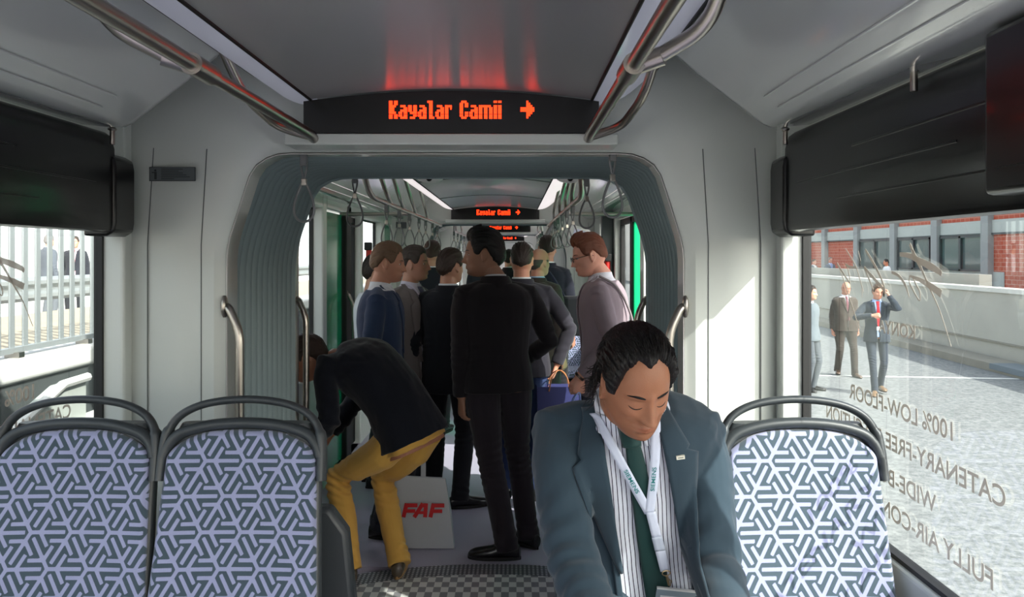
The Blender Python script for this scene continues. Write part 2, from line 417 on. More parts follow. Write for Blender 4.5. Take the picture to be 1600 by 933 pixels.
# ---- destination displays
GL = {
'K': ["11.11","11.11","1111.","111..","111..","1111.","11.11","11.11"],
'a': [".....",".....",".111.","...11",".1111","11.11","11.11",".1111"],
'y': [".....",".....","11.11","11.11","11.11",".1111","...11",".111."],
'l': ["111.",".11.",".11.",".11.",".11.",".11.",".11.",".111"],
'r': ["....","....","1111","11.1","11..","11..","11..","11.."],
'C': [".111.","11.11","11.11","11...","11...","11.11","11.11",".111."],
'm': ["........","........","1111111.","11.11.11","11.11.11","11.11.11","11.11.11","11.11.11"],
'i': ["11","..","11","11","11","11","11","11"], ' ': ["...."]*8,
'>': ["...1...","...11..","...111.","1111111","1111111","...111.","...11..","...1..."] }
def led_display(Y, lab, idx):
    root = thing('destination_display', lab, 'display', (0, Y, 2.05), 'orange destination displays across the tram')
    W_ = 0.495; mb = MB(); top = [(x, 2.158 + 0.036*(1-(x/W_)**2)) for x in np.linspace(-W_, W_, 25)]
    for y in (Y-0.0, Y+0.05):
        pass
    fr = [(-W_, 2.052)] + [] ; ring = [(W_, 2.052)] + top[::-1] + [(-W_, 2.052)]
    mb.loft([[(x, Y, z) for x, z in ring], [(x, Y+0.06, z) for x, z in ring]]); mesh_obj('screen', mb, M['black'], root, smooth=False)
    tb = MB(); cw, chh = 0.00572, 0.0074; x = -0.208; z0 = 2.101
    for ch in 'Kayalar Camii':
        g = GL[ch]
        for r_, row in enumerate(g):
            zz = z0 + (7-r_)*chh - (0.0015 if r_ >= 6 else 0)
            for c_, v in enumerate(row):
                if v == '1': tb.box(x+c_*cw, x+(c_+1)*cw*1.0-0.0003+0*cw, Y-0.002, Y-0.0005, zz, zz+chh-0.0004)
        x += (len(g[0])+(0.62 if ch not in ' ' else 0))*cw
        if ch == ' ': mesh_obj('lettering', tb, M['led'], root, smooth=False); tb = MB()
    mesh_obj('lettering', tb, M['led'], root, smooth=False); tb = MB()
    x = 0.232; cw = 0.0066
    for r_, row in enumerate(GL['>']):
        for c_, v in enumerate(row):
            if v == '1': tb.box(x+c_*cw, x+(c_+1)*cw-0.0003, Y-0.002, Y-0.0005, z0+(7-r_)*chh, z0+(8-r_)*chh-0.0004)
    mesh_obj('arrow', tb, M['led'], root, smooth=False)
    tr = MB(); tr.box(-0.56, 0.56, Y-0.005, Y+0.14, 2.012, 2.050); mesh_obj('transom', tr, M['wall'], root, bevel=0.006, smooth=False)
    return root
led_display(2.68, 'black destination display with orange lettering across the near ceiling end', 0)
led_display(8.98, 'smaller display reading the same words beyond the near gangway, second from the viewer', 1)
led_display(13.75, 'third destination display down the tram, just under the second', 2)
led_display(21.9, 'farthest destination display down the tram, partly behind heads', 3)

# ---- near hand rails overhead
def rail(name, lab, s):
    root = thing(name, lab, 'hand rail', (s*0.46, 2.69, 2.04), 'near ceiling hand rails')
    mb = MB(); mb.tube([(s*0.46, -1.6, 2.04), (s*0.46, 2.63, 2.04), (s*0.46, 2.70, 2.03)], 0.017, 16); mesh_obj('tube', mb, M['steel'], root)
    jb = MB(); jb.tube([(s*0.46, 1.66, 2.04), (s*0.46, 1.77, 2.04)], 0.0235, 16)
    jb.tube([(s*0.46, 1.69, 2.04), (s*0.52, 1.66, 2.056)], 0.021, 14); mesh_obj('joint_sleeve', jb, M['steel'], root)
    bb = MB(); bb.tube(round_path([(s*0.50, 1.67, 2.05), (s*0.60, 1.60, 2.10), (s*0.645, 1.50, 2.28)], 0.05), 0.0165, 14)
    mesh_obj('bracket_tube', bb, M['steel'], root)
    cb = MB(); cb.tube(round_path([(s*0.46, 2.66, 2.036), (s*0.56, 2.60, 2.06), (s*0.60, 2.40, 2.12), (s*0.63, 2.26, 2.26)], 0.07), 0.0145, 14)
    mesh_obj('end_brace', cb, M['steel'], root)
    return root
rail('ceiling_hand_rail', 'straight steel ceiling rail at left, ending beside the near display', -1)
rail('ceiling_hand_rail', 'straight steel ceiling rail at right, ending beside the near display', 1)
# ---- rails further in, with struts
def rail2(s, Y0, Y1, lab, hx=0.585, z=1.97, struts=(5.2, 5.8, 6.5, 7.4)):
    root = thing('ceiling_hand_rail', lab, 'hand rail', (s*hx, Y0, z), 'hand rails beyond the gangway')
    mb = MB(); mb.tube(round_path([(s*(hx-0.05), Y0-0.15, 2.10), (s*hx, Y0+0.35, z), (s*hx, Y1, z)], 0.2), 0.017, 14); mesh_obj('tube', mb, M['steel'], root)
    for y in struts:
        sb = MB(); sb.tube(round_path([(s*hx, y, z), (s*(hx-0.03), y-0.45, z+0.06), (s*(hx+0.02), y-0.62, 2.26)], 0.12), 0.014, 10)
        mesh_obj('strut', sb, M['steel'], root)
    return root
rail2(-1, 4.05, 8.7, 'long steel ceiling rail on the left above the standing men')
rail2(1, 4.05, 8.7, 'long steel ceiling rail on the right above the ginger haired man')
rail2(-1, 10.2, 13.6, 'left ceiling rail beyond the second display', struts=(11, 12.2))
rail2(1, 10.2, 13.6, 'right ceiling rail beyond the second display', struts=(11, 12.2))
# cross bars to the side walls and posts
xb = MB(); xb.tube([(-0.585, 6.2, 1.965), (-1.13, 6.2, 1.965)], 0.015, 12)
tag(mesh_obj('cross_bar', xb, M['steel']), 'short steel bar from the left ceiling rail to the side wall', 'hand rail')
xb = MB(); xb.tube([(0.585, 6.2, 1.965), (1.13, 6.2, 1.965)], 0.015, 12)
tag(mesh_obj('cross_bar', xb, M['steel']), 'short steel bar from the right ceiling rail to the side wall', 'hand rail')

# ---- strap loops
def strap_proto(x, y, z, lab, L=0.28, grp='hanging strap loops'):
    root = thing('hand_strap', lab, 'strap', (x, y, z), grp)
    cb = MB(); cb.box(x-0.013, x+0.013, y-0.012, y+0.012, z-0.045, z+0.012); mesh_obj('clamp', cb, M['strap'], root, bevel=0.004)
    lb = MB(); pts = []
    for t in np.linspace(0, 2*math.pi, 40):
        u = (1-math.cos(t))/2; ww = 0.046*math.sin(t)*(0.35+0.75*u)
        pts.append((x+ww, y, z-0.105-(L-0.105)*u))
    lb.tube(pts, 0.0048, 8, caps=False); mesh_obj('loop', lb, M['strap'], root)
    ub = MB(); ub.tube([(x-0.012, y, z-0.03), (x-0.009, y, z-0.06), (x, y, z-0.1)], 0.0042, 8); ub.tube([(x+0.012, y, z-0.03), (x+0.009, y, z-0.06), (x, y, z-0.1)], 0.0042, 8)
    mesh_obj('hanger', ub, M['strap'], root)
    kb = MB(); kb.box(x-0.010, x+0.010, y-0.007, y+0.007, z-0.118, z-0.092); mesh_obj('slider', kb, M['steel'], root, bevel=0.003)
    return root
st0 = strap_proto(*at(475, 240, 2.93), 'hand strap hanging at the left top corner of the near gangway arch', L=0.25)
def strap_at(p, lab, rz=0, sc=1):
    c = copy_tree(st0); c.location = p; c.rotation_euler.z = rz; c.scale = (sc,)*3; c['label'] = lab; ORG[c.name] = Vector(p); return c
strap_at(at(957, 233, 2.93), 'hand strap hanging at the right top corner of the near gangway arch', 0.2)
strap_at((-.585, 4.0, 2.05), 'hand strap at the start of the left ceiling rail just past the gangway', 0.1, 1.05)
strap_at((.585, 4.12, 2.045), 'hand strap at the start of the right ceiling rail just past the gangway', 0.1, 1.05)
for s, sd_ in ((-1, 'left'), (1, 'right')):
    for i, y in enumerate((5.0, 5.55, 6.1, 6.7, 7.2, 7.8, 8.3)):
        strap_at((s*0.585, y+0.1*(s > 0), 1.955), 'grey hand strap on the %s ceiling rail, number %s behind the gangway one' % (sd_, ['one','two','three','four','five','six','seven'][i]), 0.3*math.sin(i*7+s), 1.0)
    for i, y in enumerate((10.6, 11.3, 12.0, 12.8)):
        strap_at((s*0.585, y, 1.955), 'tiny distant hand strap on the %s rail beyond the second display' % sd_, 0.2*i)

# ---- grab handles on the portals
def grab(x, y, z, s, lab, grp='vertical grab handles at the gangway', L=1.0):
    root = thing('grab_handle', lab, 'grab handle', (x, y, z), grp)
    mb = MB(); mb.tube(round_path([(x, y, z), (x-s*0.02, y-0.02, z-0.005), (x-s*0.062, y-0.03, z-0.09), (x-s*0.062, y-0.03, z-L+0.09), (x-s*0.02, y-0.02, z-L+0.01), (x, y, z-L)], 0.05, 8), 0.0155, 14)
    mesh_obj('tube', mb, M['steel'], root)
    fb_ = MB(); fb_.ell((x-s*0.002, y-0.012, z), (0.012, 0.022, 0.042), n=16, m=8); mesh_obj('flange', fb_, M['steel'], root)
    return root
grab(-0.822, 2.86, 1.46, -1, 'steel grab handle on the left post of the near gangway arch')
grab(0.822, 2.86, 1.46, 1, 'steel grab handle on the right post of the near gangway arch')
grab(-0.878, 3.98, 1.43, -1, 'steel grab handle at the rear left post of the gangway, before the bending man')
grab(0.878, 3.98, 1.43, 1, 'steel grab handle at the rear right post of the gangway, behind the ginger man')
grab(-1.14, 6.46, 1.33, -1, 'steel grab handle beside the green door leaf at left')
grab(0.822, 9.17, 1.26, 1, 'steel grab handle on the white post of the second gangway, right')
grab(-0.822, 9.17, 1.26, -1, 'steel grab handle on the white post of the second gangway, left')

# ---- black blind boxes over the near windows
def blind(s, lab, nm):
    root = thing('blind_box', lab, 'blind box', (s*1.12, 2.72, 1.72), 'black boxes over the near windows')
    mb = MB(); pr = [(1.095, 1.735), (1.10, 1.722), (1.115, 1.717), (1.15, 1.72), (1.19, 1.74), (1.19, 2.045), (1.13, 2.045), (1.11, 2.03), (1.098, 1.99)]
    mb.loft([[(s*x, y, z) for x, z in pr] for y in (-2.2, 2.62)]); mesh_obj('cover', mb, M['black'], root)
    eb = MB(); pr2 = [(1.085, 1.75), (1.09, 1.72), (1.115, 1.705), (1.19, 1.705), (1.19, 1.975), (1.115, 1.975), (1.09, 1.96), (1.085, 1.93)]
    eb.loft([[(s*x, y, z) for x, z in pr2] for y in (2.60, 2.735)]); mesh_obj('end_cap', eb, M['black'], root, bevel=0.008)
    for zz, y0, y1 in ((1.93, 1.45, 2.1), (1.80, 1.45, 2.2), (1.87, 1.6, 2.5)):
        gb = MB(); gb.tube([(s*1.098, y0, zz), (s*1.098, y1, zz)], 0.004, 6); mesh_obj('rib', gb, M['black'], root)
    for y, z in ((1.75, 2.035), (2.58, 2.035)):
        sb = MB(); sb.tube([(s*1.085, y, z-0.035), (s*1.085, y, z+0.012)], 0.008, 10); sb.ell((s*1.085, y, z+0.014), (0.014, 0.014, 0.007), n=12, m=8)
        mesh_obj('bolt', sb, M['steel'], root)
blind(-1, 'glossy black blind box above the left window', 'left'); blind(1, 'glossy black blind box above the right window', 'right')
root = thing('side_monitor', 'black screen housing at the right edge, mounted over the right blind box', 'monitor', (1.06, 1.2, 1.75))
mb = MB(); mb.box(1.03, 1.09, 0.75, 1.40, 1.745, 2.03); mesh_obj('housing', mb, M['black'], root, bevel=0.012)
mb = MB(); mb.box(1.024, 1.031, 0.80, 1.36, 1.79, 1.99); mesh_obj('screen', mb, M['black'], root, smooth=False)

# ---- information plate on the left end wall
root = thing('information_plate', 'small grey notice plate with a standing figure pictogram on the left end wall', 'sign', at(268, 271, 2.80))
p0 = at(233, 261, 2.795); p1 = at(305, 283, 2.795)
mb = MB(); mb.box(p0.x, p1.x, 2.797, 2.801, p1.z, p0.z); mesh_obj('plate', mb, pmat('plate_grey', srgb(84,90,92), 0.5), root, bevel=0.002, smooth=False)
dk = pmat('plate_ink', srgb(28,32,34), 0.6)
fb_ = MB(); t = 0.0018
for q in ((p0.x, p1.x, p0.z-t, p0.z), (p0.x, p1.x, p1.z, p1.z+t), (p0.x, p0.x+t, p1.z, p0.z), (p1.x-t, p1.x, p1.z, p0.z)): fb_.box(q[0], q[1], 2.7955, 2.7968, q[2], q[3])
mesh_obj('border', fb_, dk, root, smooth=False)
pb = MB(); cx_ = p0.x+0.021; pb.ell((cx_, 2.7958, p0.z-0.012), (0.004, 0.0008, 0.004), n=12, m=6)
pb.box(cx_-0.003, cx_+0.004, 2.7955, 2.7968, p1.z+0.006, p0.z-0.017); pb.box(cx_-0.012, cx_, 2.7955, 2.7968, p0.z-0.021, p0.z-0.0175)
mesh_obj('pictogram', pb, dk, root, smooth=False)
lb = MB()
for i, wd in enumerate((0.075, 0.06, 0.075, 0.088, 0.1, 0.045)): lb.box(p0.x+0.042, p0.x+0.042+wd, 2.7957, 2.7968, p0.z-0.0085-i*0.0068, p0.z-0.006-i*0.0068)
mesh_obj('text_lines', lb, dk, root, smooth=False)
# ---- doors in the far part
M['greenglass'] = pmat('green_glass', srgb(30,200,160), 0.15, coat=0.3)
def green_tr():
    m = M['greenglass']; n = m.node_tree.nodes; l = m.node_tree.links; n.clear()
    o = n.new('ShaderNodeOutputMaterial'); t = n.new('ShaderNodeBsdfTranslucent'); t.inputs[0].default_value = (.08,.55,.34,1)
    q = n.new('ShaderNodeBsdfTransparent'); q.inputs[0].default_value = (.18,.80,.52,1)
    x = n.new('ShaderNodeMixShader'); x.inputs[0].default_value = 0.45; g = n.new('ShaderNodeBsdfGlossy'); g.inputs[1].default_value = 0.05
    y = n.new('ShaderNodeMixShader'); y.inputs[0].default_value = 0.05
    l.new(t.outputs[0], x.inputs[1]); l.new(q.outputs[0], x.inputs[2]); l.new(x.outputs[0], y.inputs[1]); l.new(g.outputs[0], y.inputs[2]); l.new(y.outputs[0], o.inputs[0])
green_tr()
def door_leaf(s, y0, y1, z1, name, lab, glass=True, mat='green', x=1.165):
    root = thing(name, lab, 'door', (s*x, y0, 0))
    mb = MB(); t = 0.05
    if glass:
        for q in ((y0, y0+t, 0.02, z1), (y1-t, y1, 0.02, z1), (y0, y1, 0.02, 0.3), (y0, y1, z1-t, z1)): sbox(mb, s, x-0.02, x+0.02, *q)
        mesh_obj('leaf_frame', mb, M['blackm'], root, bevel=0.004, smooth=False)
        g = MB(); sbox(g, s, x-0.004, x+0.004, y0+t, y1-t, 0.3, z1-t); mesh_obj('pane', g, M[mat], root, smooth=False)
    else:
        sbox(mb, s, x-0.02, x+0.02, y0, y1, 0.02, z1); mesh_obj('panel', mb, M[mat], root, bevel=0.006, smooth=False)
    return root
door_leaf(-1, 5.77, 6.41, 1.97, 'door_leaf', 'dark green door leaf at left, behind the bending man', False, 'green', 1.19)
door_leaf(-1, 6.5, 7.0, 1.97, 'door_leaf', 'black framed glass door leaf beside the green one at left', True, 'clear', 1.2)
door_leaf(-1, 8.3, 8.74, 1.97, 'door_leaf', 'narrow green door leaf by the second gangway at left', False, 'green', 1.16)
door_leaf(1, 5.87, 6.62, 1.97, 'door_leaf', 'bright green translucent door pane at right, behind the ginger man', True, 'greenglass', 1.2)
door_leaf(1, 6.65, 7.3, 1.97, 'door_leaf', 'black framed door leaf at right beside the bright green pane', True, 'clear', 1.2)
door_leaf(1, 10.3, 11.5, 1.97, 'door_leaf', 'green door pane at right beyond the second gangway', True, 'greenglass', 1.2)
pb = MB(); sbox(pb, 1, 1.02, 1.13, 7.38, 7.46, 0, 2.05); tag(mesh_obj('door_post', pb, M['frame'], bevel=0.01, smooth=False), 'dark grey post beside the right hand door beyond the gangway', 'post')
pb = MB(); sbox(pb, -1, 1.13, 1.19, 6.42, 6.60, 0, 2.05); tag(mesh_obj('door_post', pb, M['blackm'], bevel=0.01, smooth=False), 'black glossy post beside the left green door leaf', 'post')
# extinguisher like red handles
def red_unit(s, y, z, lab):
    root = thing('emergency_handle', lab, 'emergency handle', (s*1.06, y, z))
    mb = MB(); mb.tube([(s*1.07, y, z-0.14), (s*1.07, y, z+0.10)], 0.026, 14); mesh_obj('red_body', mb, M['red'], root)
    mb = MB(); mb.box(s*1.075-0.03, s*1.075+0.03, y-0.04, y+0.04, z+0.09, z+0.16); mesh_obj('black_head', mb, M['blackm'], root, bevel=0.008)
    return root
red_unit(-1, 7.06, 1.60, 'red emergency unit on the left door post'); red_unit(1, 7.36, 1.50, 'slim red emergency handle on the right door post')
# low rails near the left door
root = thing('barrier_rail', 'horizontal steel rail behind the blue blazer man, by the left window', 'hand rail', (-1.0, 7.15, 1.1))
mb = MB(); mb.tube([(-1.1, 7.1, 1.06), (-0.72, 8.1, 1.06)], 0.016, 12); mb.tube([(-1.1, 7.1, 0.6), (-0.72, 8.1, 0.6)], 0.014, 12); mesh_obj('bars', mb, M['steel'], root)
mb = MB(); mb.tube([(-0.72, 8.1, 0), (-0.72, 8.1, 1.2)], 0.016, 12); mesh_obj('post', mb, M['steel'], root)
# pole at right beyond (stanchion from rail to floor)
root = thing('stanchion', 'steel pole dropping from the right ceiling rail, behind the dark suited men', 'pole', (0.5, 7.9, 0))
mb = MB(); mb.tube(round_path([(0.585, 7.5, 1.96), (0.50, 7.9, 1.80), (0.50, 7.9, 0.0)], 0.12), 0.018, 14); mesh_obj('tube', mb, M['steel'], root)
mb = MB(); mb.tube([(0.50, 7.9, 1.33), (0.50, 7.9, 1.37)], 0.026, 12); mb.tube([(0.50, 7.9, 1.35), (0.60, 7.9, 1.35)], 0.012, 8); mesh_obj('clamp', mb, M['steel'], root)
root = thing('glass_screen', 'clear glass partition with steel edge tube near the second gangway at right', 'screen', (0.7, 8.3, 0.8))
mb = MB(); mb.box(0.60, 1.12, 8.29, 8.30, 0.85, 1.5); mesh_obj('pane', mb, M['clear'], root, smooth=False)
mb = MB(); mb.tube(round_path([(0.585, 8.28, 1.5), (0.585, 8.28, 1.25), (0.72, 8.28, 1.12), (0.74, 8.28, 0.0)], 0.04), 0.012, 10); mesh_obj('edge_tube', mb, M['steel'], root)
# sensors / camera pod on the rear of the near gangway
for px, Y, lab in ((672, 4.35, 'small black eyed camera pod on the left ceiling slope beyond the gangway'), (890, 4.35, 'white oval sensor housing on the right ceiling slope beyond the gangway')):
    p = at(px if px < 700 else 890, 277, Y)
    root = thing('camera_pod' if px < 700 else 'sensor_housing', lab, 'camera', p)
    mb = MB(); mb.ell(p, (0.075, 0.06, 0.032)); mesh_obj('housing', mb, M['white'], root)
    mb = MB(); mb.ell(p+Vector((0, -0.05, -0.012)), (0.016, 0.014, 0.016), n=12, m=8); mesh_obj('lens', mb, M['black'], root)
# red mark and switch box
root = thing('door_control_box', 'white door control box above the right door, beside the straps', 'control box', (1.0, 8.7, 1.9))
mb = MB(); mb.obox((0.86, 8.0, 1.86), 0.10, 0.05, 0.07, Matrix.Rotation(0.3, 3, 'Y')); mesh_obj('housing', mb, M['white'], root, bevel=0.02)
mb = MB(); mb.obox((0.86, 7.945, 1.86), 0.06, 0.004, 0.04, Matrix.Rotation(0.3, 3, 'Y')); mesh_obj('lens_plate', mb, M['strip'], root, bevel=0.004)
root = thing('notice_plate', 'small notice plate on the white end wall of the second gangway', 'sign', at(620, 352, 9.08))
p0 = at(605, 347, 9.08); p1 = at(635, 357, 9.08); mb = MB(); mb.box(p0.x, p1.x, 9.09, 9.10, p1.z, p0.z); mesh_obj('plate', mb, pmat('plate2', srgb(84,90,92), 0.5), root, smooth=False)

# ================================================================ SEATS
def seg_d(P, a, b):
    a = np.array(a); b = np.array(b); ab = b-a; L = np.linalg.norm(ab); u = ab/L; q = P-a; t = q@u; return np.maximum(np.abs(q[:,0]*u[1]-q[:,1]*u[0]), np.maximum(-t, t-L+.03))
def tri_pattern(P, a, flip=1, off=(0,0)):
    """signed distance to the three armed forked motif on a triangular lattice of pitch a"""
    P = (P - np.array(off))/a; P = P*np.array([flip, 1]); h = math.sqrt(3)/2
    segs = []
    for k in range(3):
        th = math.radians(120*k); d = np.array([math.cos(th), math.sin(th)])
        segs.append(((0,0), d*0.84)); o = d*0.235
        for q in (60, -60):
            e = np.array([math.cos(th+math.radians(q)), math.sin(th+math.radians(q))]); segs.append((o, o+e*0.375))
    j0 = np.round(P[:,1]/h); D = np.full(len(P), 9.)
    for dj in (-1,0,1):
        j = j0+dj; xo = 0.5*np.mod(j, 2); i0 = np.round(P[:,0]-xo)
        for di in (-1,0,1):
            Q = P - np.c_[i0+di+xo, j*h]
            for s_ in segs: D = np.minimum(D, seg_d(Q, *s_))
    return (D - 0.0455)*a
def fabric_mat(nm):
    m = bpy.data.materials.new(nm); m.use_nodes = True; n = m.node_tree.nodes; l = m.node_tree.links; b = n['Principled BSDF']
    at_ = n.new('ShaderNodeAttribute'); at_.attribute_name = 'pattern'
    mr = n.new('ShaderNodeMapRange'); mr.inputs[1].default_value = -0.0004; mr.inputs[2].default_value = 0.0006
    tc = n.new('ShaderNodeTexCoord'); nz = n.new('ShaderNodeTexNoise'); nz.inputs['Scale'].default_value = 900; nz.inputs['Detail'].default_value = 2
    l.new(tc.outputs['Object'], nz.inputs[0])
    ad = n.new('ShaderNodeMath'); ad.operation = 'MULTIPLY_ADD'; ad.inputs[1].default_value = 0.0016; l.new(nz.outputs[0], ad.inputs[0]); 
    sb = n.new('ShaderNodeMath'); sb.operation = 'SUBTRACT'; sb.inputs[1].default_value = 0.0008
    l.new(at_.outputs['Fac'], sb.inputs[0]); l.new(sb.outputs[0], ad.inputs[2]); l.new(ad.outputs[0], mr.inputs[0])
    mx = n.new('ShaderNodeMixRGB'); mx.inputs[1].default_value = srgb(150,154,186); mx.inputs[2].default_value = srgb(66,80,90); l.new(mr.outputs[0], mx.inputs[0])
    m2 = n.new('ShaderNodeMixRGB'); m2.blend_type = 'MULTIPLY'; m2.inputs[0].default_value = 1; r2 = n.new('ShaderNodeMapRange'); r2.inputs[3].default_value = .8; r2.inputs[4].default_value = 1.2
    l.new(nz.outputs[0], r2.inputs[0]); l.new(mx.outputs[0], m2.inputs[1]); l.new(r2.outputs[0], m2.inputs[2]); l.new(m2.outputs[0], b.inputs['Base Color'])
    b.inputs['Roughness'].default_value = 0.95; b.inputs['Specular IOR Level'].default_value = 0.15; b.inputs['Sheen Weight'].default_value = 0.3; b.inputs['Sheen Roughness'].default_value = 0.5
    bp = n.new('ShaderNodeBump'); bp.inputs['Strength'].default_value = 0.35; bp.inputs['Distance'].default_value = 0.002; l.new(nz.outputs[0], bp.inputs['Height']); l.new(bp.outputs[0], b.inputs['Normal'])
    return m
M['fabric'] = fabric_mat('seat_fabric')
SZ = 0.70   # seat top height over the wheel podium
def backY(z): return 1.99 + 0.20*(z-0.70) + 0.08*max(0, z-1.0)**1.0*0.3     # leaning back
def back_halfw(z):
    """half width of the upholstered back at a height"""
    t = (z-0.72)/(1.188-0.72)
    return 0.222 - 0.030*t
def seat(cx, lab, flip=1, res=(150, 190)):
    root = thing('passenger_seat', lab, 'seat', (cx, 2.1, 0.3), 'patterned passenger seats facing the viewer')
    nu, nv = res
    zb, zt = 0.66, 1.188
    # upholstery: rounded top outline, gentle dish
    U = np.linspace(-1, 1, nu); V = np.linspace(0, 1, nv); verts = []; pp = []
    for v in V:
        for u in U:
            # top edge falls away towards the corners
            top = zt - 0.060*abs(u)**3.2
            z = zb + (top-zb)*v
            hw = 0.219 - 0.028*((z-zb)/(zt-zb))
            x = u*hw
            edge = max(0, (abs(u)-0.93)/0.07); te = max(0, (v-0.97)/0.03)
            y = backY(z) - 0.022 - 0.018*(1-u*u)*0 + 0.02*(1-u*u)*math.sin(math.pi*min(1, v))*0.6 + 0.018*edge**2 + 0.018*te**2
            verts.append((cx+x, y, z)); pp.append((x, z))
    pp = np.array(pp); mb = MB(); mb.v = verts
    mb.f = [(i*nu+j, i*nu+j+1, (i+1)*nu+j+1, (i+1)*nu+j) for i in range(nv-1) for j in range(nu-1)]
    o = mesh_obj('backrest_cushion', mb, M['fabric'], root, angle=180)
    def setp(o, vals):
        a = o.data.attributes.new('pattern', 'FLOAT', 'POINT'); a.data.foreach_set('value', vals.astype(np.float32))
    setp(o, tri_pattern(pp, 0.1, flip, (0.012, 1.113)))
    s_ = o.modifiers.new('solid', 'SOLIDIFY'); s_.thickness = 0.03; s_.offset = -1
    # seat cushion
    mb = MB(); nu2, nv2 = 90, 90; verts = []; pp = []
    for v in np.linspace(0, 1, nv2):
        for u in np.linspace(-1, 1, nu2):
            y = 1.96 - 0.40*v; z = 0.665 + 0.03*(1-u**4)*1 - 0.05*max(0, (v-0.85)/0.15)**2
            verts.append((cx+u*0.21, y, z)); pp.append((u*0.21, y))
    mb.v = verts; mb.f = [(i*nu2+j, i*nu2+j+1, (i+1)*nu2+j+1, (i+1)*nu2+j) for i in range(nv2-1) for j in range(nu2-1)]
    o = mesh_obj('seat_cushion', mb, M['fabric'], root, angle=180); setp(o, tri_pattern(np.array(pp), 0.1, flip)); s_ = o.modifiers.new('solid', 'SOLIDIFY'); s_.thickness = 0.05; s_.offset = 1 if False else -1
    # plastic shell behind
    mb = MB(); rings = []
    for v in np.linspace(0, 1, 24):
        z = 0.56 + (1.20-0.56)*v
        hw = 0.223 - 0.024*max(0, (z-0.66)/0.53); 
        if z > 1.13: hw -= 0.9*(z-1.13)**1.3
        y = backY(z); ring = []
        for t in np.linspace(0, 2*math.pi, 28, endpoint=False):
            c, s2 = math.cos(t), math.sin(t)
            ring.append((cx + hw*math.copysign(abs(c)**0.35, c), y + 0.022 + 0.024*math.copysign(abs(s2)**0.6, s2), z))
        rings.append(ring)
    mb.loft(rings); mesh_obj('back_shell', mb, M['frame'], root)
    # hoop handle: outer hoop and lower bar, joined at the sides
    mb = MB(); pts = [(-0.208, 1.06), (-0.205, 1.14), (-0.196, 1.185), (-0.165, 1.225), (-0.10, 1.252), (0, 1.262), (0.10, 1.252), (0.165, 1.225), (0.196, 1.185), (0.205, 1.14), (0.208, 1.06)]
    P = smooth_path([(cx+x, backY(z)+0.0, z) for x, z in pts], 6); n_ = len(P)
    rad = [0.0165 if 12 < i < n_-12 else 0.022 for i in range(n_)]
    mb.tube(P, rad, 14, flat=0.62)
    pts = [(-0.204, 1.118), (-0.190, 1.152), (-0.16, 1.178), (-0.09, 1.197), (0, 1.203), (0.09, 1.197), (0.16, 1.178), (0.190, 1.152), (0.204, 1.118)]
    mb.tube(smooth_path([(cx+x, backY(z)-0.002, z) for x, z in pts], 6), 0.021, 14, flat=0.7)
    mesh_obj('hoop_handle', mb, M['frame'], root)
    # pedestal
    mb = MB(); mb.loft([[(cx+a*0.19, 1.62+0.36*(b>0), 0.24), ][0:1]*1 for a, b in ((1,1),)], caps=False) if False else None
    mb.box(cx-0.19, cx+0.19, 1.66, 2.0, 0.25, 0.60); mesh_obj('pedestal', mb, M['frame'], root, bevel=0.03)
    return root
s_lab = ['empty patterned seat at the far left, by the left window', 'empty patterned seat at left beside the aisle', 'patterned seat carrying the seated man in the blue suit', 'sunlit empty patterned seat beside the right window']
for cx, lb_, fl in ((-0.925, s_lab[0], 1), (-0.495, s_lab[1], 1), (0.53, s_lab[2], -1), (0.955, s_lab[3], -1)):
    seat(cx, lb_, fl)
pod = MB(); pod.box(-1.13, -0.28, -1.0, 2.12, 0, 0.26); struct('trim_podium_left', pod, M['floor'], bevel=0.02)
pod = MB(); pod.box(0.32, 1.13, -1.0, 2.12, 0, 0.26); struct('trim_podium_right', pod, M['floor'], bevel=0.02)
# lower side shields beside the aisle seat
root = thing('seat_shield', 'dark plastic shield standing behind the left aisle seat', 'shield', (-0.33, 2.35, 0.2))
mb = MB(); mb.loft([[(x, 2.25+0.0*z, z) for x, z in ((-0.62, 0.0), (-0.215, 0.0), (-0.235, 0.62), (-0.26, 0.86), (-0.31, 0.93), (-0.62, 0.93))], [(x, 2.31, z) for x, z in ((-0.62, 0.0), (-0.215, 0.0), (-0.235, 0.62), (-0.26, 0.86), (-0.31, 0.93), (-0.62, 0.93))]])
mesh_obj('panel', mb, M['frame'], root, bevel=0.015)
# far seats beyond the gangway
def far_seat(p, lab, rz=0):
    c = copy_tree(FS); c.location = p; c.rotation_euler.z = rz; c['label'] = lab; c['group'] = 'seats in the far sections'
    return c
FS = [o for o in bpy.data.objects if o.get('label') == s_lab[1]][0]
far_seat((-0.42, 8.45, 0.05), 'patterned seat back seen between the standing men at centre left', R(100))
far_seat((0.50, 8.75, 0.05), 'patterned seat beyond the gangway, right of the dark suited men')
far_seat((0.95, 8.85, 0.05), 'patterned far seat behind the ginger haired man')
far_seat((-0.90, 12.6, 0.05), 'patterned seat in the section beyond the second display')

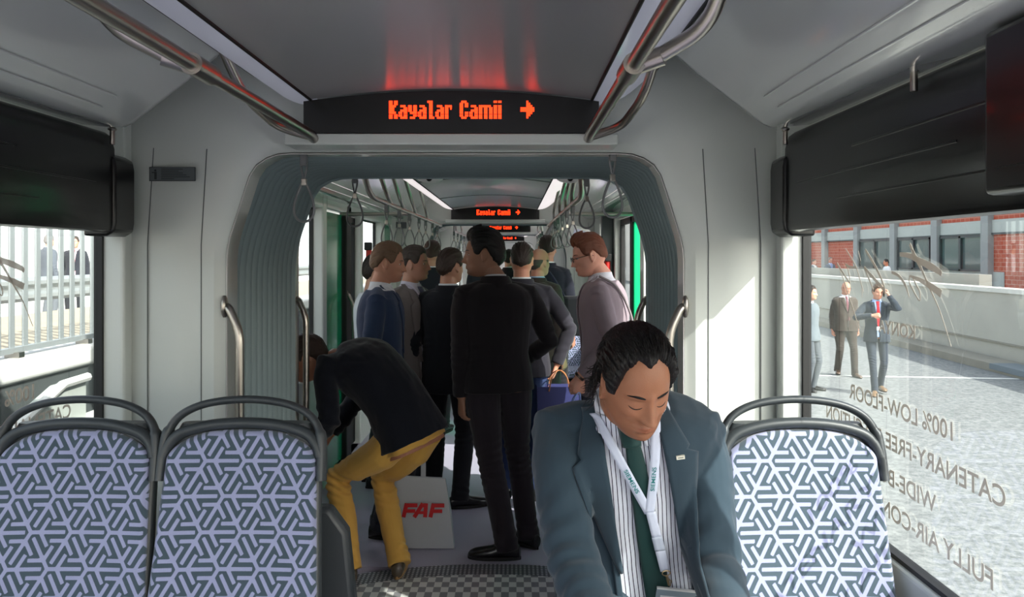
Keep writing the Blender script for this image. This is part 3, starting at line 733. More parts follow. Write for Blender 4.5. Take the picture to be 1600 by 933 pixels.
# ================================================================ WINDOW LETTERING
def text_mesh(o, m4):
    """turn a text object into a plain mesh object of the same name"""
    dg = bpy.context.evaluated_depsgraph_get(); me = bpy.data.meshes.new_from_object(o.evaluated_get(dg)); par, nm, cu = o.parent, o.name.split('.')[0], o.data
    bpy.data.objects.remove(o); bpy.data.curves.remove(cu); q = bpy.data.objects.new(nm, me); COL.objects.link(q); q.parent = par; q.matrix_local = m4; return q
def text_line(win, side, s, y0, y1, z, h, body=None):
    """y0 = where the first letter starts, y1 = where the last ends, along the wall"""
    cu = bpy.data.curves.new('lettering', 'FONT'); cu.body = s; cu.size = h*1.42; cu.offset = 0.0010; cu.extrude = 0.0002; cu.align_y = 'CENTER'
    o = bpy.data.objects.new('lettering', cu); COL.objects.link(o); o.parent = win
    bpy.context.view_layer.update(); wdt = o.dimensions.x
    X = side*(XG-0.003)
    if side > 0: rot = Matrix(((0,0,1),(1,0,0),(0,1,0)))
    else: rot = Matrix(((0,0,-1),(-1,0,0),(0,1,0)))
    m4 = rot.to_4x4(); m4.translation = (X, y0, z); cu.materials.append(M['film']); sc = Matrix.Diagonal((abs(y1-y0)/wdt, 1, 1, 1)); return text_mesh(o, m4 @ sc)
LINES = [('KONYA', 1.985, 2.185, 1.447, 0.034), ('100% LOW-FLOOR', 1.805, 2.365, 1.238, 0.043), ('CATENARY-FREE EXECUTION', 1.62, 2.55, 1.145, 0.043),
         ('WIDE-BODY', 1.89, 2.29, 1.05, 0.043), ('FULLY AIR-CONDITIONED', 1.66, 2.50, 0.962, 0.043)]
for s_, a, b, z, h in LINES:
    text_line(winR, 1, s_, a, b, z, h); text_line(winL, -1, s_, 4.18-a, 4.18-b, z, h)
STR = [([(605,55),(640,140),(700,260),(760,400),(840,580),(925,845)], [14,18,13,9,6,3]),
 ([(528,135),(600,145),(690,190),(770,230),(840,275),(838,300)], [16,20,24,27,20,8]),
 ([(605,300),(680,330),(760,375),(848,440)], [8,16,24,28]),
 ([(605,300),(602,350),(635,420),(680,490),(683,430),(655,370),(625,310)], [8,8,8,6,8,8,7]),
 ([(465,272),(520,300),(570,370),(602,465)], [12,13,13,5]),
 ([(262,98),(330,210),(380,310),(410,390),(416,445)], [12,14,13,11,9]),
 ([(255,235),(320,310),(400,400),(416,445)], [12,15,15,9]),
 ([(255,235),(290,320),(325,405)], [13,11,7]),
 ([(210,110),(228,185)], [5,4]),
 ([(110,90),(160,170),(195,240),(225,340),(250,425)], [5,8,9,8,6]),
 ([(238,380),(239,460)], [4,4]),
 ([(110,212),(150,235),(195,235)], [10,13,10]), ([(120,215),(138,290),(145,355)], [10,9,7]),
 ([(45,200),(80,260),(145,358)], [9,12,8]), ([(45,200),(100,340),(150,500),(218,705)], [5,8,8,7])]
for side, win in ((1, winR), (-1, winL)):
    mb = MB()
    for pts, wd in STR:
        q = []
        for (u, v) in pts:
            px, py = 1300+u/4.91, 370+v/4.91; k = (XG-CAMX)/(px-803); y, z = F*k, CAMZ-(py-400)*k
            q.append(Vector((0, y, z)))
        q2 = smooth_path(q, 4); r_ = np.interp(np.linspace(0, 1, len(q2)), np.linspace(0, 1, len(wd)), wd)
        X = side*(XG-0.003); L, Rr = [], []
        for i, p in enumerate(q2):
            t = (q2[min(i+1, len(q2)-1)]-q2[max(i-1, 0)]).normalized(); nn = Vector((0, -t.z, t.y)); k = r_[i]/4.91*(0.0017)
            for lst, sg in ((L, 1), (Rr, -1)):
                w_ = p+nn*sg*k; yy = w_.y if side > 0 else 4.18-w_.y; lst.append((X, yy, w_.z))
        mb.loft([[L[i], Rr[i], (Rr[i][0]+0.0004, *Rr[i][1:]), (L[i][0]+0.0004, *L[i][1:])] for i in range(len(L))])
    mesh_obj('script_lettering', mb, M['film'], win, smooth=False)

# ================================================================ OUTSIDE
def asphalt():
    m = pmat('asphalt', srgb(178,182,182), 0.9); n = m.node_tree.nodes; l = m.node_tree.links
    tc = n.new('ShaderNodeTexCoord'); nz = n.new('ShaderNodeTexNoise'); nz.inputs['Scale'].default_value = 14; nz.inputs['Detail'].default_value = 8; nz.inputs['Roughness'].default_value = 0.8
    cr = n.new('ShaderNodeValToRGB'); cr.color_ramp.elements[0].position = 0.38; cr.color_ramp.elements[0].color = srgb(94,98,99); cr.color_ramp.elements[1].position = 0.60; cr.color_ramp.elements[1].color = srgb(138,141,140)
    l.new(tc.outputs['Object'], nz.inputs[0]); l.new(nz.outputs[0], cr.inputs[0]); l.new(cr.outputs[0], n['Principled BSDF'].inputs['Base Color']); return m
def brick(c1=(168,74,54), c2=(180,92,70)):
    m = pmat('brick', srgb(*c1), 0.9); n = m.node_tree.nodes; l = m.node_tree.links
    tc = n.new('ShaderNodeTexCoord'); mp = n.new('ShaderNodeMapping'); mp.inputs['Rotation'].default_value = (R(90), 0, R(90)); mp.vector_type = 'TEXTURE'
    sx = n.new('ShaderNodeSeparateXYZ'); cx = n.new('ShaderNodeCombineXYZ'); l.new(tc.outputs['Object'], sx.inputs[0]); l.new(sx.outputs[1], cx.inputs[0]); l.new(sx.outputs[2], cx.inputs[1])
    b = n.new('ShaderNodeTexBrick'); b.inputs['Scale'].default_value = 1.6; b.inputs['Color1'].default_value = srgb(*c1); b.inputs['Color2'].default_value = srgb(*c2); b.inputs['Mortar'].default_value = srgb(190,150,135)
    b.inputs['Mortar Size'].default_value = 0.015; l.new(cx.outputs[0], b.inputs[0]); l.new(b.outputs[0], n['Principled BSDF'].inputs['Base Color']); return m
M['asph'] = asphalt(); M['brick'] = brick(); M['conc'] = pmat('concrete', srgb(182,180,170), 0.9, var=0.14, vscale=1.2, bump=0.1, bscale=30)
M['concd'] = pmat('kerb_stone', srgb(150,146,134), 0.9, var=0.15, vscale=2)
gb = MB(); gb.box(1.6, 120, -60, 160, -0.75, -0.55); tag(struct('ground_road', gb, M['asph'], smooth=False), kind='structure')
gb = MB(); gb.box(-120, 1.6, -60, 160, -0.95, -0.75); struct('ground', gb, M['asph'], smooth=False)
gb = MB(); gb.box(-120, -4.6, -60, 160, -0.74, 0.30); struct('ground_platform', gb, pmat('pale_paving', srgb(205,203,198), 0.9, var=0.06), smooth=False)
def quadbox(mb, a, b, th, z0, z1):
    """a wall from plan point a to b"""
    d = Vector((b[0]-a[0], b[1]-a[1], 0)).normalized(); n_ = Vector((-d.y, d.x, 0))*th
    pts = [Vector((a[0], a[1], 0)), Vector((b[0], b[1], 0)), Vector((b[0], b[1], 0))+n_*-1, Vector((a[0], a[1], 0))+n_*-1]
    mb.loft([[(p.x, p.y, z0) for p in pts], [(p.x, p.y, z1) for p in pts]]); return mb
root = thing('concrete_wall', 'long low pale concrete wall along the road at right', 'wall', (9.7, 6, -0.5))
mesh_obj('panels', quadbox(MB(), (9.45, 5), (11.0, 36), 0.3, -0.5, 0.94), M['conc'], root, smooth=False)
mesh_obj('coping', quadbox(MB(), (9.40, 5), (10.95, 36), 0.38, 0.90, 0.99), pmat('coping', srgb(215,214,206), 0.8), root, smooth=False)
mesh_obj('base_rail', quadbox(MB(), (9.40, 5), (10.95, 36), 0.1, -0.12, -0.09), M['concd'], root, smooth=False)
root = thing('kerb', 'stone kerb and pavement strip in front of the low concrete wall', 'kerb', (9, 6, -0.5))
mesh_obj('kerb_stones', quadbox(MB(), (8.75, 5), (10.0, 30), 0.6, -0.56, -0.40), M['concd'], root, smooth=False)
mesh_obj('drain_plate', quadbox(MB(), (9.17, 13.8), (9.24, 15.2), 0.5, -0.5, -0.395), pmat('slate', srgb(120,130,136), 0.7), root, smooth=False)
root = thing('road_line', 'thin pale line crossing the road behind the walking men', 'road marking', (6, 14, -0.55))
mb = MB(); quadbox(mb, (4, 14.9), (9.2, 14.3), 0.09, -0.552, -0.546); mesh_obj('paint', mb, pmat('paint', srgb(215,216,212), .8), root, smooth=False)
gb = MB(); gb.box(11.1, 60, -20, 90, -0.5, -0.1); struct('ground_terrace', gb, M['conc'], smooth=False)
root = thing('parapet', 'second rough concrete parapet below the building windows', 'wall', (11.4, 20, 0))
mesh_obj('wall', quadbox(MB(), (11.2, 18.9), (11.9, 60), 0.3, -0.1, 1.2), M['conc'], root, smooth=False)
# brick building, its facade parallel to the tram
FX = 18.0
bl = thing('brick_building', 'long red brick building with dark framed windows beyond the wall', 'building', (FX, 30, 0))
mb = MB(); mb.box(FX, FX+8, 5, 75, 0, 9); mesh_obj('brick_wall', mb, M['brick'], bl, smooth=False)
M['cpanel'] = pmat('pale_panel', srgb(176,182,178), .8, var=.05); M['pil'] = pmat('grey_pilaster', srgb(148,152,152), .8)
M['wframe'] = pmat('dark_frame', srgb(52,56,60), .5); M['dglass'] = pmat('dark_pane', srgb(82,98,98), 0.08, coat=0.5, spec=0.8)
mb = MB(); mb.box(FX-0.06, FX, 5, 75, 2.47, 2.98); mesh_obj('lintel_band', mb, M['cpanel'], bl, smooth=False)
mb = MB(); mb.box(FX-0.10, FX-0.05, 5, 75, 2.43, 2.50); mesh_obj('band_edge', mb, M['wframe'], bl, smooth=False)
mb = MB(); mb.box(FX-0.2, FX, 5, 75, 3.62, 4.3); mesh_obj('upper_band', mb, M['cpanel'], bl, smooth=False)
for y in (26.2, 29.9, 33.5, 37.2, 41.2, 45.5, 50, 55):
    mb = MB(); mb.box(FX-0.22, FX, y-0.24, y+0.24, 0, 6); mesh_obj('pilaster', mb, M['pil'], bl, smooth=False)
for y0, y1 in ((30.2, 33.2), (34.0, 36.9), (37.5, 41.0)):
    fr = MB(); t = .07
    for q in ((y0, y0+t, 1.05, 2.42), (y1-t, y1, 1.05, 2.42), (y0, y1, 1.05, 1.05+t), (y0, y1, 2.42-t, 2.42), ((y0+y1)/2-t, (y0+y1)/2+t, 1.05, 2.42)): fr.box(FX-0.14, FX-0.02, *q)
    f_ = mesh_obj('window', fr, M['wframe'], bl, smooth=False)
    g = MB(); g.box(FX-0.05, FX-0.03, y0, y1, 1.05, 2.42); mesh_obj('pane', g, M['dglass'], f_, smooth=False)
mb = MB(); mb.box(FX-0.03, FX-0.005, 29, 42, 0, 1.05); mesh_obj('window_apron', mb, M['cpanel'], bl, smooth=False)
root = thing('blue_sign', 'tall narrow blue sign board at the left edge of the right window view', 'sign', (12.5, 33, 0))
p0 = at(1255, 378, 34); p1 = at(1264, 430, 34); mb = MB(); mb.box(p0.x-.2, p1.x, 34, 34.2, 0.0, p0.z); mesh_obj('board', mb, pmat('sign_blue', srgb(60,120,205), .5), root, smooth=False)
pb_ = thing('pale_building', 'pale rendered building end beyond the road, far behind', 'building', (14, 60, 0))
mb = MB(); mb.box(10, 17.8, 62, 70, -.5, 12); mesh_obj('walls', mb, pmat('render_wall', srgb(214,206,196), .9), pb_, smooth=False)

# left: palisade fence on a white edge beam, guard rail, van, awning
M['fence'] = pmat('galvanised', srgb(150,156,157), 0.5, metal=0.3); M['white2'] = pmat('edge_beam_white', srgb(205,206,202), 0.7)
root = thing('edge_beam', 'white concrete edge beam running under the fence outside the left window', 'beam', (-2.5, 2, 0.8))
mb = MB(); mb.box(-2.75, -2.42, -1, 22, 0.96, 1.09); mesh_obj('beam', mb, M['white2'], root, bevel=0.03)
mb = MB(); mb.box(-5.0, -2.70, -1, 22, 0.60, 1.02); mesh_obj('paved_strip', mb, pmat('gritty', srgb(170,160,140), .95, var=.25, vscale=8), root, smooth=False)
fn = thing('palisade_fence', 'light grey upright bar fence outside the left window', 'fence', (-2.5, 2, 0.9))
first = None
for i in range(60):
    y = 2.9+i*0.118
    if first is None:
        mb = MB(); mb.box(-2.506, -2.494, y-0.024, y+0.024, 1.12, 2.5); first = mesh_obj('bar', mb, M['fence'], fn, bevel=0.006); c = first
    else:
        c = first.copy(); COL.objects.link(c); c.location.y = i*0.118
mb = MB(); mb.box(-2.52, -2.48, 2.5, 10, 1.115, 1.145); mb.box(-2.52, -2.48, 2.5, 10, 2.3, 2.34); mesh_obj('bottom_rail', mb, M['fence'], fn, smooth=False)
for y in np.arange(2.9, 10, 0.7):
    mb = MB(); mb.box(-2.53, -2.45, y, y+0.05, 1.05, 1.12); mesh_obj('foot_bracket', mb, M['steel'], fn, smooth=False)
# lower dark wall with a light tilted ramp side seen through the left window
root = thing('ramp_side', 'sloping pale ramp side below the white beam, seen through the left window', 'ramp', (-2.2, 2.5, 0.3))
mb = MB(); q = [(2.35, 0.1), (2.35, 0.42), (3.55, 0.78), (3.95, 0.78), (3.95, 0.1)]; q = [(3.0, .3), (3.0, 0.47), (3.81, 0.76), (4.33, .938), (4.58, .941), (4.58, .3)]
mb.loft([[(-2.30, y, z) for y, z in q], [(-2.24, y, z) for y, z in q]]); mesh_obj('panel', mb, pmat('ramp_pale', srgb(172,178,172), .7), root, smooth=False)
mb = MB(); mb.tube([(-2.23, 3.0, 0.47), (-2.23, 4.33, 0.945), (-2.23, 4.58, 0.948)], 0.025, 8); mesh_obj('top_edge', mb, M['white2'], root)
lw = MB(); lw.box(-2.30, -2.20, -1, 22, -0.75, 0.72); tag(mesh_obj('lower_beam', lw, M['white2'], smooth=False), 'lower white beam under the pale ramp side at left', 'beam')
dw = MB(); dw.box(-2.70, -2.45, -1, 22, -0.75, 0.96); struct('trim_dark_plinth', dw, pmat('plinth_dark', srgb(70,76,76), .8), smooth=False)
gr = thing('guard_rail', 'galvanised guard rail behind the bar fence', 'guard rail', (-5.2, 6, 0.8))
mb = MB(); pr = [(0, .98), (.05, .93), (.05, .88), (0, .84), (0, .78), (.05, .74), (.05, .69), (0, .64)]
mb.loft([[(-5.2+a, y, b*.8+.62) for a, b in pr]+[(-5.22+a, y, b*.8+.62) for a, b in reversed(pr)] for y in (4, 24)]); mesh_obj('corrugated_rail', mb, M['fence'], gr)
for y in (7.6, 10.4, 13.2):
    mb = MB(); mb.box(-5.3, -5.22, y, y+.1, 0.3, 1.38); mesh_obj('post', mb, M['fence'], gr, smooth=False)
vn = thing('white_van', 'white van parked behind the people beyond the left fence', 'van', (-15, 20, .3))
mb = MB(); pr = [(15.2, .65), (15.2, 1.35), (15.7, 1.55), (16.6, 2.45), (16.9, 2.55), (21.5, 2.6), (21.7, 2.4), (21.7, .65)]
mb.loft([[(-15.8, y, z) for y, z in pr], [(-13.9, y, z) for y, z in pr]]); mesh_obj('body', mb, M['white'], vn, bevel=0.06)
for y in (16.6, 20.6):
    mb = MB(); mb.tube([(-14.1, y, .65), (-13.85, y, .65)], .35, 24); mesh_obj('wheel', mb, M['blackm'], vn)
mb = MB(); mb.box(-13.9, -13.88, 16.9, 18.2, 1.6, 2.3); mesh_obj('side_window', mb, M['dglass'], vn, smooth=False)
lb_ = thing('left_brick_building', 'orange brick building behind the fence at the far left edge', 'building', (-24, 20, .3))
mb = MB(); mb.box(-30, -22, 8, 30, .3, 9); mesh_obj('walls', mb, brick((196,120,80), (205,140,100)), lb_, smooth=False)
mk = thing('white_marquee', 'white marquee wall beyond the left fence', 'marquee', (-17, 18, .3))
mb = MB(); mb.box(-20.5, -16.5, 17.5, 40, .3, 2.6); mesh_obj('side_walls', mb, M['white2'], mk, bevel=.03)
mb = MB(); mb.loft([[(-20.8, y, 2.6), (-16.2, y, 2.6), (-18.5, y, 3.9)] for y in (17.3, 40.2)]); mesh_obj('roof', mb, M['white2'], mk, smooth=False)
mk = thing('panel_building', 'pale ribbed metal clad hall beyond the left fence', 'building', (-14, 45, .3))
mb = MB(); mb.box(-16, -9.0, 24, 60, .3, 7); mesh_obj('walls', mb, pmat('clad', srgb(205,212,212), .6), mk, smooth=False)
# ================================================================ PEOPLE
def sst(a, b, x):
    t = np.clip((x-a)/(b-a), 0, 1); return t*t*(3-2*t)
def head_base(D):
    """D: unit directions -> smooth skull and jaw surface (metres, face towards -y, chin -0.118, crown 0.118)"""
    x, y, z = D[:,0], D[:,1], D[:,2]; r = np.sqrt(np.maximum(1e-9, x*x+y*y)); cx, cy = x/r, y/r
    p = np.where(z > 0, 2.25, 2.7); rr = np.maximum(0, 1-np.abs(z)**p)**(1/p)
    low = np.clip(-z, 0, 1)
    wx = 0.0755*(1-0.05*sst(0, .35, low)-0.13*sst(.3, 1.0, low))
    front = (cy < 0)
    yf = 0.090*(1+0.02*low) ; yb = 0.102*(1-0.42*sst(0.1, 0.9, low))
    X = wx*rr*np.sign(cx)*np.abs(cx)**0.92
    Y = np.where(front, yf, yb)*rr*np.sign(cy)*np.abs(cy)**np.where(front, 0.95, 1.0)
    Y = Y - 0.020*sst(.35, .95, low)*np.where(front, 1, 0.6)
    Z = 0.118*z
    return np.c_[X, Y, Z]
def face_detail(P, D, closed=0.0):
    x, z = P[:,0].copy(), P[:,2].copy(); fw = sst(0.0, 0.45, -D[:,1]); q = P.copy()
    def G(x0, z0, sx, sz, a): return a*np.exp(-((x-x0)/sx)**2-((z-z0)/sz)**2)
    d = np.zeros(len(P))
    for s in (-1, 1):
        d += G(s*0.031, 0.002, 0.019, 0.013, -0.0088) + G(s*0.033, 0.021, 0.020, 0.007, 0.0055)
        d += G(s*0.046, -0.026, 0.018, 0.016, 0.0050) + G(s*0.040, -0.060, 0.016, 0.022, -0.0035)
        d += G(s*0.0135, -0.036, 0.0070, 0.0075, 0.0110) + G(s*0.020, -0.047, 0.004, 0.012, -0.0015)
        d += G(s*0.062, 0.02, 0.014, 0.03, -0.004)
    if closed:
        for s in (-1, 1): d += G(s*0.031, -0.0005, 0.0145, 0.0085, closed) + G(s*0.031, 0.0095, 0.014, 0.0022, -0.0012) + G(s*0.031, -0.0095, 0.014, 0.0025, -0.0012)
    t = np.clip((0.016-z)/(0.016+0.036), 0, 1)
    ridge = np.where((z < 0.018) & (z > -0.0375), 0.007+0.0245*t**1.2, 0)
    ridge = np.where(z <= -0.0375, 0.0315*np.exp(-((z+0.0375)/0.0062)**2), ridge)
    ridge = np.where(z >= 0.018, 0.007*np.exp(-((z-0.018)/0.012)**2), ridge)
    sx = 0.0088+0.0050*t
    d += ridge*np.exp(-(x/sx)**2)
    d += 0.0065*np.exp(-(x/0.0235)**2)*(np.exp(-((z+0.0585)/0.0042)**2)+1.05*np.exp(-((z+0.0690)/0.0050)**2))
    d += -0.0040*np.exp(-(x/0.024)**2)*np.exp(-((z+0.0635)/0.0018)**2)
    d += 0.004*np.exp(-(x/0.028)**2)*np.exp(-((z+0.062)/0.016)**2)
    d += G(0, -0.078, 0.018, 0.005, -0.0035) + G(0, -0.098, 0.019, 0.013, 0.0075)
    d += G(0, 0.05, 0.05, 0.02, 0.002)
    q[:,1] -= d*fw
    return q
def sph_dirs(n, m):
    out = []
    for i in range(m+1):
        th = math.pi*i/m
        for j in range(n):
            ph = 2*math.pi*j/n; out.append((math.sin(th)*math.sin(ph), -math.sin(th)*math.cos(ph), -math.cos(th)))
    return np.array(out)
def grid_faces(n, m): return [(i*n+j, i*n+(j+1) % n, (i+1)*n+(j+1) % n, (i+1)*n+j) for i in range(m) for j in range(n)]
def head_mb(n=96, m=96, closed=0.0):
    D = sph_dirs(n, m); P = face_detail(head_base(D), D, closed); mb = MB(); mb.v = [tuple(p) for p in P]; mb.f = grid_faces(n, m)
    mb2 = MB()
    for s in (-1, 1):      # ears
        Rm = Matrix.Rotation(s*R(22), 3, 'Z') @ Matrix.Rotation(R(-10), 3, 'X')
        c = Vector((s*0.0765, 0.008, -0.006))
        mb2.ell(c, (0.0045, 0.016, 0.028), Rm, 14, 10)
        rim = [c + Rm @ Vector((s*0.004, 0.0165*math.cos(a)*(1 if math.sin(a) > -0.3 else .75), 0.029*math.sin(a)+.001)) for a in np.linspace(-2.0, 2.9, 20)]
        mb2.tube(rim, [0.0036]*20, 8)
        mb2.ell(c+Rm @ Vector((0, 0, -0.026)), (0.0045, 0.007, 0.008), Rm, 10, 8)
    mb.add(mb2.v, mb2.f); return mb
def hair_mb(style, n=96, m=80, seed=0):
    """style: th (thickness), front, temple, side, nape (z of the hairline), bald, top, part"""
    D = sph_dirs(n, m); P = head_base(D)
    ph = np.degrees(np.arctan2(np.abs(D[:,0]), -D[:,1]))     # 0 front, 180 back
    s = dict(th=0.012, front=0.066, temple=0.052, side=0.004, ear=0.026, nape=-0.082, top=0.006, noise=0.003, fr=5, fringe=0.0); s.update(style)
    zl = np.interp(ph, [0, 28, 50, 64, 78, 100, 125, 180], [s['front'], s['front']+s.get('recede', 0.006), s['temple'], s['side'], s['side']-0.01, s['ear'], s['nape']*0.55, s['nape']])
    zl = zl + s.get('jag', .0035)*fbm(np.c_[D[:,0]*14, D[:,1]*14, D[:,2]*0], 2, seed)
    mask = sst(0, 0.014, P[:,2]-zl)
    if s.get('bald'): mask = mask*sst(0, 0.02, s['bald']-P[:,2])
    e_ = s.get('edge', .45); grow = s['th']*(e_+(1-e_)*sst(0, 0.05, P[:,2]-zl)) + s['top']*sst(0.03, 0.1, P[:,2]) + s['fringe']*np.exp(-((ph/45)**2))*sst(.06, .10, P[:,2])
    # strands: fine ridges running front to back
    u = np.arctan2(D[:,0], D[:,2]+0.3); nz = fbm(np.c_[u*s['fr']*3.5, D[:,1]*2.2, D[:,2]*1.2], 3, seed+3)
    off = -0.006*(1-mask) + mask*(grow + s['noise']*nz*(0.5+sst(0, .06, P[:,2])))
    N = P/np.linalg.norm(P, axis=1)[:,None]; P2 = P + N*off[:,None]
    mb = MB(); mb.v = [tuple(p) for p in P2]; mb.f = grid_faces(n, m); return mb
def hand(mb, W, d, nrm, thumb, curl=0.5, s=1.0, spread=1.0, fl=None):
    """W wrist, d direction of the hand, nrm back of the hand, thumb side vector; tubes added to mb"""
    W = Vector(W); d = Vector(d).normalized(); nrm = Vector(nrm); nrm = (nrm-d*nrm.dot(d)).normalized(); t = d.cross(nrm)
    if t.dot(Vector(thumb)) < 0: t = -t
    def p(a, b, c): return W + (d*a + t*b + nrm*c)*s
    rings = []
    for a, hw, th in ((-0.015, .026, .019), (0.01, .029, .018), (0.04, .038, .016), (0.07, .042, .0145), (0.088, .040, .012), (0.096, .034, .008)):
        rings.append([p(a, hw*math.cos(q), th*math.sin(q)) for q in np.linspace(0, 2*math.pi, 18, endpoint=False)])
    mb.loft(rings)
    for i, (b, L, r) in enumerate(((0.031, .072, .0088), (0.0105, .080, .0092), (-0.0105, .075, .0088), (-0.030, .058, .0078))):
        c = (curl if fl is None else fl[i]); q = p(0.080, b, 0); a0 = 0.35*c; pts = [p(0.055, b*0.95, 0.001), q]; rad = [r*1.05*s, r*1.08*s]
        ang = a0; dirv = d
        for k, (ll, da) in enumerate(((.46, 0.55*c+0.05), (.30, 1.15*c), (.24, 0.8*c))):
            ang += da; v = d*math.cos(ang) - nrm*math.sin(ang) + t*(b*1.6*spread*(1-c*.7))
            q = q + v.normalized()*L*ll*s; pts.append(q); rad.append(r*s*(1.0, .93, .72)[k])
        mb.tube(pts, rad, 10); mb.ell(pts[-1], (r*.72*s,)*3, n=10, m=8)
    pts = [p(0.012, 0.020, -0.004), p(0.040, 0.044, -0.012), p(0.064, 0.050-0.012*curl, -0.020-0.012*curl), p(0.088, 0.046-0.026*curl, -0.024-0.018*curl)]
    mb.tube(pts, [.0125*s, .0118*s, .0100*s, .0080*s], 10); mb.ell(pts[-1], (.0080*s,)*3, n=10, m=8)
def ik(A, B, l1, l2, pole):
    A, B = Vector(A), Vector(B); v = B-A; L = min(v.length, (l1+l2)*0.999); u = v.normalized(); B2 = A+u*L
    a = (l1*l1-l2*l2+L*L)/(2*L); h = math.sqrt(max(0, l1*l1-a*a)); pl = Vector(pole); pl = pl-u*pl.dot(u)
    pl = pl.normalized() if pl.length > 1e-6 else Vector((0, 1, 0)); return A+u*a+pl*h, B2
def evaluate(mb, voxel, smooth_it=2, name='tmp'):
    me = bpy.data.meshes.new(name); me.from_pydata(mb.v, [], mb.f); me.update()
    bm = bmesh.new(); bm.from_mesh(me); bmesh.ops.recalc_face_normals(bm, faces=bm.faces); bm.to_mesh(me); bm.free()
    o = bpy.data.objects.new(name, me); COL.objects.link(o)
    r = o.modifiers.new('r', 'REMESH'); r.mode = 'VOXEL'; r.voxel_size = voxel
    if smooth_it:
        s = o.modifiers.new('s', 'SMOOTH'); s.factor = 0.5; s.iterations = smooth_it
    dg = bpy.context.evaluated_depsgraph_get(); ev = o.evaluated_get(dg); m2 = ev.to_mesh()
    V = np.empty(len(m2.vertices)*3); m2.vertices.foreach_get('co', V); V = V.reshape(-1, 3)
    Nn = np.empty(len(m2.vertices)*3); m2.vertices.foreach_get('normal', Nn); Nn = Nn.reshape(-1, 3)
    Fs = [tuple(p.vertices) for p in m2.polygons]; ev.to_mesh_clear()
    bpy.data.objects.remove(o); bpy.data.meshes.remove(me); return V, Nn, Fs
def cloth(name, col, rough=0.85, sheen=0.15, stripe=None, weave=1200, bump=0.15, spec=.2):
    m = pmat(name, col, rough, bump=bump, bscale=weave, spec=spec, sheen=sheen)
    return m
def skin_mat(base, lip=None, mouth=None, ears=None, stub=None, sc=1.0):
    m = pmat('skin', base, 0.48, bump=0.12, bscale=500, var=0.10, vscale=18, spec=0.4)
    b = m.node_tree.nodes['Principled BSDF']; b.inputs['Subsurface Weight'].default_value = 0.12; b.inputs['Subsurface Radius'].default_value = (.012, .004, .002); b.inputs['Subsurface Scale'].default_value = 0.5
    if mouth is not None:
        n = m.node_tree.nodes; l = m.node_tree.links; src = b.inputs['Base Color'].links[0].from_socket
        for (Mx, colr, a, f) in mouth:
            tc = n.new('ShaderNodeTexCoord'); ms = []
            for r_ in range(3):
                vm = n.new('ShaderNodeVectorMath'); vm.operation = 'DOT_PRODUCT'; vm.inputs[1].default_value = Mx[r_][:3]
                l.new(tc.outputs['Object'], vm.inputs[0]); ad = n.new('ShaderNodeMath'); ad.inputs[1].default_value = Mx[r_][3]; l.new(vm.outputs['Value'], ad.inputs[0]); ms.append(ad)
            cb = n.new('ShaderNodeCombineXYZ'); [l.new(ms[i].outputs[0], cb.inputs[i]) for i in range(3)]
            ln = n.new('ShaderNodeVectorMath'); ln.operation = 'LENGTH'; l.new(cb.outputs[0], ln.inputs[0])
            mr = n.new('ShaderNodeMapRange'); mr.inputs[1].default_value = 1.0; mr.inputs[2].default_value = 1-f; mr.inputs[3].default_value = 0; mr.inputs[4].default_value = a; l.new(ln.outputs['Value'], mr.inputs[0])
            mx = n.new('ShaderNodeMixRGB'); mx.inputs[2].default_value = colr; l.new(mr.outputs[0], mx.inputs[0]); l.new(src, mx.inputs[1]); src = mx.outputs[0]
        l.new(src, b.inputs['Base Color'])
    return m
HAIRM = {}
def hair_mat(c, rough=0.45):
    k = tuple(c)
    if k not in HAIRM: HAIRM[k] = pmat('hair', c, rough, bump=0.6, bscale=120, var=0.25, vscale=60, spec=.35, stretch=(6, 1, 1))
    return HAIRM[k]
CL = {}
def cmat(rgb, nm='cloth', **k):
    key = (tuple(rgb), nm)
    if key not in CL: CL[key] = cloth(nm, srgb(*rgb), **k)
    return CL[key]
